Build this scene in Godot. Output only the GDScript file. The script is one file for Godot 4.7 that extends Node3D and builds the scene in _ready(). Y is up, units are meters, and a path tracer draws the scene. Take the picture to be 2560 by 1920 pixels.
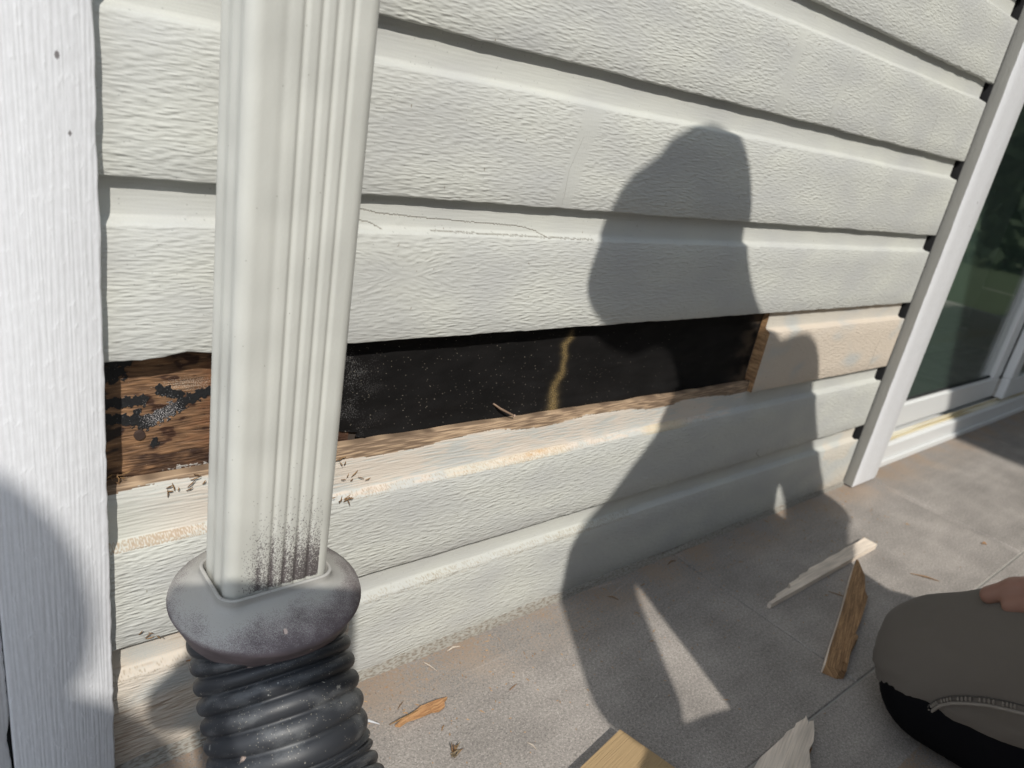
extends Node3D
# A weathered house wall with one siding board cut away, a downspout into a corrugated drain hose, a patio door and a tiled patio.
# Units are metres. The wall's face lies in z = 0, the patio in y = 0, x runs along the wall.

const PITCH := 0.1265
const FACE_H := 0.0955
const TEXEL := 0.0008
const SIDING_W := 1700
const ROW_H := 196
const ROWS := 9
const SIDING_X0 := 0.085

var rng := RandomNumberGenerator.new()
var used := {}
var wood_noise := FastNoiseLite.new()
var soft := FastNoiseLite.new()
var M := {}

# ------------------------------------------------------------------ helpers
func lin(r: float, g: float, b: float) -> Color:
	return Color(r, g, b).linear_to_srgb()

func surface(r: float, g: float, b: float, rough := 0.7) -> StandardMaterial3D:
	var m := StandardMaterial3D.new()
	m.albedo_color = lin(r, g, b)
	m.roughness = rough
	return m

func numbered(called: String) -> String:
	if not used.has(called):
		used[called] = 0
		return called
	used[called] += 1
	return "%s_%03d" % [called, used[called]]

func thing(called: String, label: String, category: String, at := Vector3.ZERO, group := "") -> Node3D:
	var o := Node3D.new()
	o.name = numbered(called)
	add_child(o)
	o.position = at
	tag(o, label, category, group)
	return o

func tag(o: Node, label: String, category: String, group := "") -> void:
	o.set_meta("label", label)
	o.set_meta("category", category)
	if group != "":
		o.set_meta("group", group)

func part(called: String, mesh: Mesh, mat: Material, parent: Node = self) -> MeshInstance3D:
	var o := MeshInstance3D.new()
	o.name = numbered(called) if parent == self else called
	o.mesh = mesh
	o.material_override = mat
	o.cast_shadow = GeometryInstance3D.SHADOW_CASTING_SETTING_ON
	parent.add_child(o, true)
	return o

func begin() -> SurfaceTool:
	var st := SurfaceTool.new()
	st.begin(Mesh.PRIMITIVE_TRIANGLES)
	return st

func done(st: SurfaceTool) -> ArrayMesh:
	st.generate_normals()
	st.index()
	return st.commit()

func tri(st: SurfaceTool, a: Vector3, b: Vector3, c: Vector3, ua := Vector2.ZERO, ub := Vector2.ZERO, uc := Vector2.ZERO) -> void:
	st.set_uv(ua)
	st.add_vertex(a)
	st.set_uv(ub)
	st.add_vertex(b)
	st.set_uv(uc)
	st.add_vertex(c)

# a, b, c, d run clockwise as seen from the front
func quad(st: SurfaceTool, a: Vector3, b: Vector3, c: Vector3, d: Vector3, uvs := []) -> void:
	var u: Array = uvs if uvs.size() == 4 else [Vector2(0, 1), Vector2(0, 0), Vector2(1, 0), Vector2(1, 1)]
	tri(st, a, b, c, u[0], u[1], u[2])
	tri(st, a, c, d, u[0], u[2], u[3])

# rows of points: pts[j][i], i to the right and j upwards as seen from outside
func sheet(st: SurfaceTool, pts: Array, uvs: Array, flip := false) -> void:
	for j in pts.size() - 1:
		var p0: PackedVector3Array = pts[j]
		var p1: PackedVector3Array = pts[j + 1]
		var u0: PackedVector2Array = uvs[j]
		var u1: PackedVector2Array = uvs[j + 1]
		for i in p0.size() - 1:
			if flip:
				tri(st, p0[i], p1[i + 1], p1[i], u0[i], u1[i + 1], u1[i])
				tri(st, p0[i], p0[i + 1], p1[i + 1], u0[i], u0[i + 1], u1[i + 1])
			else:
				tri(st, p0[i], p1[i], p1[i + 1], u0[i], u1[i], u1[i + 1])
				tri(st, p0[i], p1[i + 1], p0[i + 1], u0[i], u1[i + 1], u0[i + 1])

# box with chamfered edges, from lo to hi
func box_into(st: SurfaceTool, lo: Vector3, hi: Vector3, c := 0.001) -> void:
	st.set_smooth_group(-1)
	var m := (lo + hi) / 2.0
	var h := (hi - lo) / 2.0
	c = minf(c, minf(h.x, minf(h.y, h.z)) * 0.45)
	var ax: Array[Vector3] = [Vector3.RIGHT, Vector3.UP, Vector3.BACK]
	var hv: Array[float] = [h.x, h.y, h.z]
	for a in 3:
		var b := (a + 1) % 3
		var e := (a + 2) % 3
		for s in [-1.0, 1.0]:
			var n: Vector3 = ax[a] * s
			var o := m + n * hv[a]
			var p := ax[b] * (hv[b] - c)
			var q := ax[e] * (hv[e] - c)
			facing(st, [o - p - q, o - p + q, o + p + q, o + p - q], n)
			for t in [-1.0, 1.0]:
				var n2: Vector3 = (n + ax[b] * t).normalized()
				var base1: Vector3 = m + n * hv[a] + ax[b] * t * (hv[b] - c)
				var base2: Vector3 = m + n * (hv[a] - c) + ax[b] * t * hv[b]
				facing(st, [base1 - q, base1 + q, base2 + q, base2 - q], n2)
				for w in [-1.0, 1.0]:
					if a == 0:
						var k1: Vector3 = m + n * hv[0] + ax[1] * t * (hv[1] - c) + ax[2] * w * (hv[2] - c)
						var k2: Vector3 = m + n * (hv[0] - c) + ax[1] * t * hv[1] + ax[2] * w * (hv[2] - c)
						var k3: Vector3 = m + n * (hv[0] - c) + ax[1] * t * (hv[1] - c) + ax[2] * w * hv[2]
						facing(st, [k1, k2, k3], Vector3(s, t, w))

func facing(st: SurfaceTool, p: Array, n: Vector3) -> void:
	var q := p.duplicate()
	if ((q[1] - q[0]) as Vector3).cross(q[2] - q[0]).dot(n) > 0.0:
		q.reverse()
	var uv := func(v: Vector3) -> Vector2:
		if absf(n.y) > 0.7:
			return Vector2(v.x, v.z)
		if absf(n.x) > 0.7:
			return Vector2(v.z, v.y)
		return Vector2(v.x, v.y)
	for i in range(1, q.size() - 1):
		tri(st, q[0], q[i], q[i + 1], uv.call(q[0]), uv.call(q[i]), uv.call(q[i + 1]))

func box(lo: Vector3, hi: Vector3, c := 0.001) -> ArrayMesh:
	var st := begin()
	box_into(st, lo, hi, c)
	return done(st)

# a tapering tube along points
func tube_into(st: SurfaceTool, pts: Array, radii: Array, sides := 8) -> void:
	st.set_smooth_group(1)
	var rows := []
	var uvs := []
	var side := Vector3.UP
	var length := 0.0
	for j in pts.size():
		var dir: Vector3 = (pts[mini(j + 1, pts.size() - 1)] - pts[maxi(j - 1, 0)]).normalized()
		if j == 0 and absf(dir.dot(side)) > 0.9:
			side = Vector3.RIGHT
		side = (side - dir * side.dot(dir)).normalized()
		var other := dir.cross(side)
		if j > 0:
			length += (pts[j] - pts[j - 1]).length()
		var row := PackedVector3Array()
		var urow := PackedVector2Array()
		for i in sides + 1:
			var a := TAU * i / sides
			row.append(pts[j] + (side * cos(a) + other * sin(a)) * radii[j])
			urow.append(Vector2(float(i) / sides, length))
		rows.append(row)
		uvs.append(urow)
	sheet(st, rows, uvs)
	st.set_smooth_group(-1)
	for e in 2:
		var row: PackedVector3Array = rows[0 if e == 0 else rows.size() - 1]
		var mid: Vector3 = pts[0 if e == 0 else pts.size() - 1]
		for i in sides:
			if e == 0:
				tri(st, mid, row[i], row[i + 1])
			else:
				tri(st, mid, row[i + 1], row[i])

func tube(pts: Array, radii: Array, sides := 8) -> ArrayMesh:
	var st := begin()
	tube_into(st, pts, radii, sides)
	return done(st)

# a piece cut to an outline in the xz plane, lying at y0 with the given thickness; uv runs along `along`
func slab(outline: PackedVector2Array, y0: float, thick: float, along: Vector2, rough := 0.0, tilt := Vector2.ZERO) -> ArrayMesh:
	var st := begin()
	st.set_smooth_group(-1)
	var side := Vector2(-along.y, along.x)
	var tops := PackedVector3Array()
	var lows := PackedVector3Array()
	var mid := Vector2.ZERO
	for p in outline:
		mid += p / outline.size()
	for p in outline:
		var lift := (p - mid).dot(tilt) + (wood_noise.get_noise_2d(p.x * 9000.0, p.y * 9000.0)) * rough
		tops.append(Vector3(p.x, y0 + thick + lift, p.y))
		lows.append(Vector3(p.x, y0 + maxf(0.0, (p - mid).dot(tilt)), p.y))
	var uv := func(v: Vector3) -> Vector2:
		return Vector2(Vector2(v.x, v.z).dot(along), Vector2(v.x, v.z).dot(side) + v.y)
	var tris := Geometry2D.triangulate_polygon(outline)
	for t in tris.size() / 3:
		var a := tops[tris[t * 3]]
		var b := tops[tris[t * 3 + 1]]
		var c := tops[tris[t * 3 + 2]]
		facing2(st, a, b, c, Vector3.UP, uv)
		facing2(st, lows[tris[t * 3]], lows[tris[t * 3 + 1]], lows[tris[t * 3 + 2]], Vector3.DOWN, uv)
	for i in outline.size():
		var k := (i + 1) % outline.size()
		var out := Vector3((lows[k] - lows[i]).z, 0, -(lows[k] - lows[i]).x)
		if Geometry2D.is_polygon_clockwise(outline):
			out = -out
		facing2(st, lows[i], lows[k], tops[k], out, uv)
		facing2(st, lows[i], tops[k], tops[i], out, uv)
	return done(st)

func facing2(st: SurfaceTool, a: Vector3, b: Vector3, c: Vector3, n: Vector3, uv: Callable) -> void:
	if (b - a).cross(c - a).dot(n) > 0.0:
		var k := b
		b = c
		c = k
	tri(st, a, b, c, uv.call(a), uv.call(b), uv.call(c))

# noise as bytes, stretched sideways
func noise_bytes(w: int, h: int, freq: float, seed_: int, stretch := 1.0, octaves := 2, warp := 0.0, kind := FastNoiseLite.TYPE_SIMPLEX_SMOOTH) -> PackedByteArray:
	var n := FastNoiseLite.new()
	n.seed = seed_
	n.noise_type = kind
	n.frequency = freq
	n.fractal_octaves = octaves
	if octaves < 2:
		n.fractal_type = FastNoiseLite.FRACTAL_NONE
	if warp > 0.0:
		n.domain_warp_enabled = true
		n.domain_warp_amplitude = warp
		n.domain_warp_frequency = freq * 0.25
		n.domain_warp_fractal_type = FastNoiseLite.DOMAIN_WARP_FRACTAL_NONE
	var im := n.get_image(maxi(8, int(w / stretch)), h)
	im.convert(Image.FORMAT_L8)
	if stretch != 1.0:
		im.resize(w, h, Image.INTERPOLATE_CUBIC)
	return im.get_data()

func tex_l8(w: int, h: int, data: PackedByteArray) -> ImageTexture:
	return ImageTexture.create_from_image(Image.create_from_data(w, h, false, Image.FORMAT_L8, data))

func tex_rgb(w: int, h: int, data: PackedByteArray) -> ImageTexture:
	return ImageTexture.create_from_image(Image.create_from_data(w, h, false, Image.FORMAT_RGB8, data))

func relief(m: StandardMaterial3D, t: Texture2D, centimetres: float) -> void:
	m.heightmap_enabled = true
	m.heightmap_texture = t
	m.heightmap_scale = centimetres

func smooth(a: float, b: float, x: float) -> float:
	return smoothstep(a, b, x)

func putc(data: PackedByteArray, i: int, c: Vector3, a: float) -> void:
	data[i] = clampi(int(lerpf(data[i], c.x, a)), 0, 255)
	data[i + 1] = clampi(int(lerpf(data[i + 1], c.y, a)), 0, 255)
	data[i + 2] = clampi(int(lerpf(data[i + 2], c.z, a)), 0, 255)

# ------------------------------------------------------------------ camera and light
func _ready() -> void:
	rng.seed = 71
	wood_noise.seed = 5
	wood_noise.frequency = 0.02
	soft.seed = 9
	soft.frequency = 1.0
	soft.fractal_octaves = 2

	var cam := Camera3D.new()
	cam.name = "camera"
	add_child(cam)
	cam.transform = Transform3D(Basis(Vector3(0.76453, 0.17089, 0.62153), Vector3(0.10170, 0.92016, -0.37811), Vector3(-0.63652, 0.35228, 0.68610)), Vector3(0, 0.5952, 0.52))
	cam.fov = 55.75
	cam.near = 0.01
	cam.far = 200.0
	cam.current = true
	var lens := CameraAttributesPhysical.new()
	lens.frustum_focal_length = 22.7
	lens.exposure_aperture = 7.0
	lens.frustum_focus_distance = 0.62
	cam.attributes = lens
	cam.fov = 55.75

	var env := Environment.new()
	env.background_mode = Environment.BG_SKY
	var sky := Sky.new()
	var air := ProceduralSkyMaterial.new()
	air.sky_top_color = Color(0.66, 0.70, 0.755)
	air.sky_horizon_color = Color(0.90, 0.91, 0.92)
	air.sky_curve = 0.15
	air.ground_bottom_color = Color(0.35, 0.34, 0.32)
	air.ground_horizon_color = Color(0.6, 0.62, 0.62)
	air.sun_angle_max = 20.0
	sky.sky_material = air
	env.sky = sky
	env.background_energy_multiplier = 2.8
	env.tonemap_mode = Environment.TONE_MAPPER_LINEAR
	env.tonemap_exposure = 1.0
	env.sdfgi_enabled = true
	env.ssao_enabled = true
	env.ssil_enabled = true
	var world := WorldEnvironment.new()
	world.name = "sky_and_air"
	world.environment = env
	add_child(world)

	var sun := DirectionalLight3D.new()
	sun.name = "sun"
	add_child(sun)
	sun.look_at_from_position(Vector3.ZERO, Vector3(0.54, -1.05, -1.0), Vector3.UP)
	sun.light_energy = 1.24
	sun.light_angular_distance = 0.7
	sun.light_color = Color(1.0, 0.98, 0.945)
	sun.shadow_enabled = true

	make_materials()
	build_ground()
	build_wall()
	build_corner_boards()
	build_door()
	build_surroundings()
	build_downspout()
	build_debris()
	build_people()

# ------------------------------------------------------------------ materials
func make_materials() -> void:
	siding_textures()
	floor_textures()
	wood_textures()
	pipe_textures()
	paper_textures()
	white_textures()
	M.caulk = surface(1, 1, 1, 0.85)
	var cn := noise_bytes(512, 64, 0.12, 91, 1.0, 4)
	relief(M.caulk, tex_l8(512, 64, cn), 0.12)
	var cd := PackedByteArray()
	cd.resize(512 * 64 * 3)
	for i in 512 * 64:
		var grime := smooth(110.0, 190.0, cn[i])
		var cc := Vector3(150, 147, 139).lerp(Vector3(124, 115, 104), grime)
		cd[i * 3] = int(cc.x)
		cd[i * 3 + 1] = int(cc.y)
		cd[i * 3 + 2] = int(cc.z)
	M.caulk.albedo_texture = tex_rgb(512, 64, cd)
	M.wood_plain = M.wood_fresh.duplicate()
	M.wood_plain.albedo_texture = null
	M.wood_plain.albedo_color = lin(0.36, 0.25, 0.13)
	M.wood_tuft = surface(0.20, 0.15, 0.09, 0.9)
	M.black = surface(0.012, 0.012, 0.013, 0.8)
	M.vinyl = surface(0.68, 0.69, 0.69, 0.35)
	M.rubber = surface(0.005, 0.005, 0.006, 0.8)
	M.rubber.metallic_specular = 0.15
	M.steel = surface(0.25, 0.17, 0.12, 0.5)
	M.steel.metallic = 0.4

# world y of the bottom edge of the board in atlas row r; row 0 is the lowest board
func board_bottom(k: int) -> float:
	var known: Array[float] = [0.0075, 0.1350, 0.2600, 0.3863, 0.5115, 0.6404]
	return known[k] if k < 6 else 0.6404 + (k - 5) * PITCH

func siding_textures() -> void:
	var w := SIDING_W
	var h := ROW_H * ROWS
	var fine := noise_bytes(w, h, 0.40, 11, 5.5, 2, 4.0)
	var mid := noise_bytes(w, h, 0.27, 12, 6.0, 2, 6.0)
	var low := noise_bytes(w, h, 0.012, 13, 2.0, 2)
	var grain := noise_bytes(w, h, 0.35, 14, 14.0, 1)
	var speck := noise_bytes(w, h, 0.6, 15, 1.0, 1)
	var height := PackedByteArray()
	height.resize(w * h)
	var color := PackedByteArray()
	color.resize(w * h * 3)
	# knots and smooth planed bands: [row, x, y above the bottom edge, radius]
	var knots := [[3, 0.336, 0.059, 0.011], [1, 1.049, 0.007, 0.006], [1, 0.747, 0.094, 0.006], [5, 1.05, 0.05, 0.006], [2, 1.38, 0.03, 0.008]]
	# [row, x at the bottom, x at the top, half width]
	var bands := [[4, 0.503, 0.526, 0.013], [5, 0.951, 0.962, 0.008], [5, 0.828, 0.834, 0.012], [4, 0.498, 0.515, 0.006]]
	for r in ROWS:
		var rough := 1.0
		if r <= 1:
			rough = 1.25
		for yy in ROW_H:
			var up := (ROW_H - 1 - yy) * TEXEL - 0.004
			var y := r * ROW_H + yy
			var on_face := 1.0 - smooth(FACE_H - 0.001, FACE_H + 0.002, up)
			for x in w:
				var dy := 0.0
				var amp := rough
				var here := x * TEXEL + SIDING_X0
				var rings := 0.0
				for k in knots:
					if k[0] == r:
						var dx: float = (here - k[1]) / k[3]
						if absf(dx) < 6.0:
							var dv: float = (up - k[2]) / k[3]
							var q := dx * dx * 0.5 + dv * dv
							dy += signf(dv) * exp(-q * 0.22) * k[3] / TEXEL * 0.9
							if q < 2.2:
								rings = sin(sqrt(q) * 9.0) * (1.0 - q / 2.2)
								amp *= 0.4 + 0.25 * q
				var lines := 0.0
				for b in bands:
					if b[0] == r:
						var bx: float = lerpf(b[1], b[2], up / FACE_H)
						var t: float = absf(here - bx) / b[3]
						if t < 1.0:
							var keep := 1.0 - smooth(0.6, 1.0, t)
							amp *= 1.0 - 0.8 * keep
							lines = keep * (grain[((x * 7 + yy / 9) % h) * w + x] - 128.0) * 0.35
				var ys := clampf(y - dy, 0.0, h - 2.0)
				var y0 := int(ys)
				var f := ys - y0
				var i0 := y0 * w + x
				var a := lerpf(fine[i0], fine[i0 + w], f) - 128.0
				var m := lerpf(mid[i0], mid[i0 + w], f) - 128.0
				# sharp on one side, as torn fibres lie
				m = m if m > 0.0 else m * 0.45
				var l := low[y * w + x] - 128.0
				amp *= 0.95 + l * 0.0025
				var face := a * 0.5 + m * 0.85 + l * 0.03 + rings * 26.0 + lines
				var plain := (grain[y * w + x] - 128.0) * 0.14 + l * 0.06
				var v := 120.0 + lerpf(plain, face * amp, on_face)
				height[y * w + x] = clampi(int(v), 0, 255)
				# weathered paint: faint warm and cool patches, sparse specks of grime in the pits
				var c := 1.0 + l * 0.0003 + (speck[y * w + x] - 128.0) * 0.00012
				if speck[y * w + x] > 236 and a < -20.0:
					c *= 0.82
				var j := (y * w + x) * 3
				color[j] = clampi(int(191.0 * c), 0, 255)
				color[j + 1] = clampi(int(192.0 * c), 0, 255)
				color[j + 2] = clampi(int(187.0 * (c - l * 0.0001)), 0, 255)
	siding_stains(w, h, height, color, low, speck, grain)
	var m := StandardMaterial3D.new()
	m.albedo_texture = tex_rgb(w, h, color)
	m.roughness = 0.55
	relief(m, tex_l8(w, h, height), 0.13)
	m.metallic_specular = 0.35
	M.siding = m

func at_siding(r: int, x: float, up: float) -> Vector2i:
	return Vector2i(clampi(int((x - SIDING_X0) / TEXEL), 0, SIDING_W - 1), clampi(r * ROW_H + ROW_H - 1 - int((up + 0.004) / TEXEL), r * ROW_H, (r + 1) * ROW_H - 1))

func siding_stains(w: int, h: int, height: PackedByteArray, color: PackedByteArray, low: PackedByteArray, speck: PackedByteArray, grain: PackedByteArray) -> void:
	# row 1 (the board under the opening): bare weathered lip, thin primer on the channel, sawdust on the bevel
	for x in w:
		var here := x * TEXEL + SIDING_X0
		for yy in ROW_H:
			var up := (ROW_H - 1 - yy) * TEXEL - 0.004
			var y := ROW_H + yy
			var i := y * w + x
			var g := grain[i] - 128.0
			var n := low[i] - 128.0
			if up > 0.0955 and here < 0.972:
				# primer, yellowish pink, streaked along the grain
				var pr := smooth(-30.0, 40.0, n + g * 0.8 + 18.0) * smooth(0.1, 0.2, here)
				putc(color, i * 3, Vector3(212, 198, 184), 0.7 * pr)
				height[i] = clampi(int(height[i] + g * 0.30), 0, 255)
				var line := 0.1335 + 0.0022 * sin(here * 31.0) + n * 0.00003 + 0.0010 * (wood_noise.get_noise_1d(here * 9000.0)) + g * 0.00001
				if here < 0.21:
					line += 0.014 - absf(here - 0.15) * 0.1
				line -= smooth(0.4, 0.95, here) * 0.0075
				if up > line:
					var t := clampf((g + n * 0.6) / 110.0 + 0.5, 0.0, 1.0)
					putc(color, i * 3, Vector3(112, 92, 74).lerp(Vector3(176, 150, 122), t), 0.92)
					height[i] = clampi(int(height[i] + g * 0.25), 0, 255)
			if up > 0.0915 and up < 0.1005 and here < 0.9:
				# sawdust that lodged on the bevel, and a strip of bare wood where the paint lifted
				var dust := smooth(165.0, 225.0, speck[i] + n * 0.6 + 26.0 * exp(-absf(here - 0.27) * 14.0) + 30.0 * exp(-absf(here - 0.45) * 12.0) + 40.0 * exp(-absf(here - 0.15) * 22.0))
				if up > 0.0935 and up < 0.0992:
					putc(color, i * 3, Vector3(152, 126, 100), 0.6 * dust)
				if here > 0.415 and here < 0.60 and up > 0.093 + 0.002 * wood_noise.get_noise_1d(here * 7000.0):
					var s := smooth(0.415, 0.42, here) * (1.0 - smooth(0.585, 0.60, here))
					putc(color, i * 3, Vector3(214, 203, 182) if speck[i] < 185 else Vector3(190, 162, 126), 0.4 * s)
					if here > 0.525 and here < 0.575 and up > 0.096:
						putc(color, i * 3, Vector3(186, 146, 100), 0.6 * smooth(120.0, 200.0, speck[i] * 0.5 + grain[i] * 0.5 + 20.0) * smooth(0.525, 0.535, here) * (1.0 - smooth(0.56, 0.575, here)))
				if here > 0.72 and here < 0.84:
					putc(color, i * 3, Vector3(208, 190, 156), 0.5 * smooth(0.72, 0.75, here) * (1.0 - smooth(0.80, 0.84, here)))
			if here < 0.30:
				# thin, stained paint low on the wall beside the hose
				pass
	# row 0: worn beige primer near the corner, dusty bevel
	for x in w:
		var here := x * TEXEL + SIDING_X0
		for yy in ROW_H:
			var up := (ROW_H - 1 - yy) * TEXEL - 0.004
			var i := yy * w + x
			var n := low[i] - 128.0
			if here < 0.32:
				var t := smooth(-40.0, 30.0, n * 0.8 + (speck[i] - 128.0) * 0.2 + 34.0 - absf(here - 0.14) * 300.0)
				putc(color, i * 3, Vector3(208, 194, 178), 0.75 * t)
				var grime := smooth(60.0, 105.0, (grain[i] - 128.0) * 0.7 + n * 0.6 + 20.0)
				putc(color, i * 3, Vector3(140, 116, 96), 0.5 * grime)
			if up > 0.0905 and up < 0.0985 and here < 0.75:
				var dust := smooth(168.0, 215.0, speck[i] + n * 0.4)
				putc(color, i * 3, Vector3(150, 136, 116), 0.7 * dust)
			if here > 1.30:
				putc(color, i * 3, Vector3(208, 196, 180), 0.5 * smooth(-30.0, 30.0, n))
	# row 2 (the short piece right of the opening): primer shows through, a little more relief
	for x in range(int((0.95 - SIDING_X0) / TEXEL), w):
		var here := x * TEXEL + SIDING_X0
		for yy in ROW_H:
			var up := (ROW_H - 1 - yy) * TEXEL - 0.004
			var i := (ROW_H * 2 + yy) * w + x
			var n := low[i] - 128.0
			var t := smooth(-60.0, 20.0, n + (speck[i] - 128.0) * 0.3 + 22.0 + 30.0 * smooth(1.0, 1.2, here)) * (1.0 - 0.5 * smooth(0.097, 0.103, up))
			putc(color, i * 3, Vector3(210, 194, 176), 0.75 * t)
			height[i] = clampi(int(120.0 + (height[i] - 120.0) * 1.25), 0, 255)
			if up > 0.118:
				putc(color, i * 3, Vector3(206, 186, 164), 0.6)
	# an old crack in the channel below the second board, filled nail holes, chips
	var crack := [Vector2(0.26, 0.4995), Vector2(0.294, 0.499), Vector2(0.31, 0.496), Vector2(0.34, 0.495), Vector2(0.391, 0.493), Vector2(0.431, 0.492), Vector2(0.463, 0.491), Vector2(0.482, 0.488), Vector2(0.497, 0.4825), Vector2(0.56, 0.4822)]
	draw_crack(height, color, 3, crack, 0.6)
	draw_crack(height, color, 3, [Vector2(0.28, 0.491), Vector2(0.30, 0.489), Vector2(0.312, 0.484)], 0.6)
	draw_crack(height, color, 3, [Vector2(0.36, 0.4845), Vector2(0.42, 0.4836), Vector2(0.497, 0.4825)], 0.5)
	draw_crack(height, color, 5, [Vector2(1.265, 0.695), Vector2(1.268, 0.644)], 0.5)
	draw_crack(height, color, 4, [Vector2(0.515, 0.58), Vector2(0.505, 0.55), Vector2(0.504, 0.514)], 0.14)
	draw_crack(height, color, 5, [Vector2(0.962, 0.731), Vector2(0.950, 0.70), Vector2(0.946, 0.665), Vector2(0.951, 0.642)], 0.15)
	draw_crack(height, color, 2, [Vector2(1.36, 0.32), Vector2(1.352, 0.30), Vector2(1.357, 0.28), Vector2(1.348, 0.262)], 1.0)
	draw_crack(height, color, 1, [Vector2(1.046, 0.152), Vector2(1.042, 0.144), Vector2(1.05, 0.139), Vector2(1.055, 0.136)], 0.9)
	for k in [[3, 0.329, 0.491, 4.5], [3, 0.778, 0.492, 4.0], [3, 1.21, 0.498, 3.5], [3, 0.159, 0.487, 3.0], [4, 0.491, 0.542, 2.5], [5, 0.72, 0.672, 2.0], [4, 0.118, 0.563, 2.0], [5, 0.90, 0.741, 2.5], [4, 0.87, 0.615, 2.0], [6, 1.02, 0.80, 2.0]]:
		var c := at_siding(k[0], k[1], k[2] - board_bottom(k[0]))
		for oy in range(-6, 7):
			for ox in range(-6, 7):
				var q: float = sqrt(ox * ox + oy * oy) / k[3]
				var p := Vector2i(clampi(c.x + ox, 0, w - 1), clampi(c.y + oy, 0, h - 1))
				var i := p.y * w + p.x
				if q < 1.0:
					height[i] = clampi(int(height[i] + 46.0 * (1.0 - q * q)), 0, 255)
				elif q < 1.45 and oy > 0:
					height[i] = clampi(int(height[i] - 14.0), 0, 255)
	# flecks of bark, fluff and chipped paint
	for k in 190:
		var r := rng.randi_range(0, 6)
		var c := at_siding(r, rng.randf_range(0.1, 1.4), rng.randf_range(0.0, 0.12))
		var l := rng.randi_range(1, 3)
		var dx := rng.randf_range(-1.0, 1.0)
		for s in l:
			var p := Vector2i(clampi(c.x + int(dx * s), 0, w - 1), clampi(c.y + s, 0, h - 1))
			putc(color, (p.y * w + p.x) * 3, Vector3(104, 92, 76), rng.randf_range(0.25, 0.75))

func draw_crack(height: PackedByteArray, color: PackedByteArray, r: int, pts: Array, dark: float) -> void:
	var w := SIDING_W
	for k in pts.size() - 1:
		var a: Vector2 = pts[k]
		var b: Vector2 = pts[k + 1]
		var steps := int((b - a).length() / (TEXEL * 0.5)) + 1
		for s in steps:
			var p := a.lerp(b, float(s) / steps)
			p.y += 0.0009 * wood_noise.get_noise_1d(p.x * 12000.0 + r * 77.0)
			var c := at_siding(r, p.x, p.y - board_bottom(r))
			if c.y < 1 or c.y >= ROW_H * ROWS - 1:
				continue
			var i := c.y * w + c.x
			var d := dark * (0.5 + 0.5 * absf(wood_noise.get_noise_1d(p.x * 30000.0)) * 2.0)
			putc(color, i * 3, Vector3(84, 78, 68), clampf(d, 0.0, 1.0) * 0.75)
			height[i] = clampi(int(height[i] - 60.0 * dark), 0, 255)
			height[i - w] = clampi(int(height[i - w] + 22.0 * dark), 0, 255)

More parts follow.
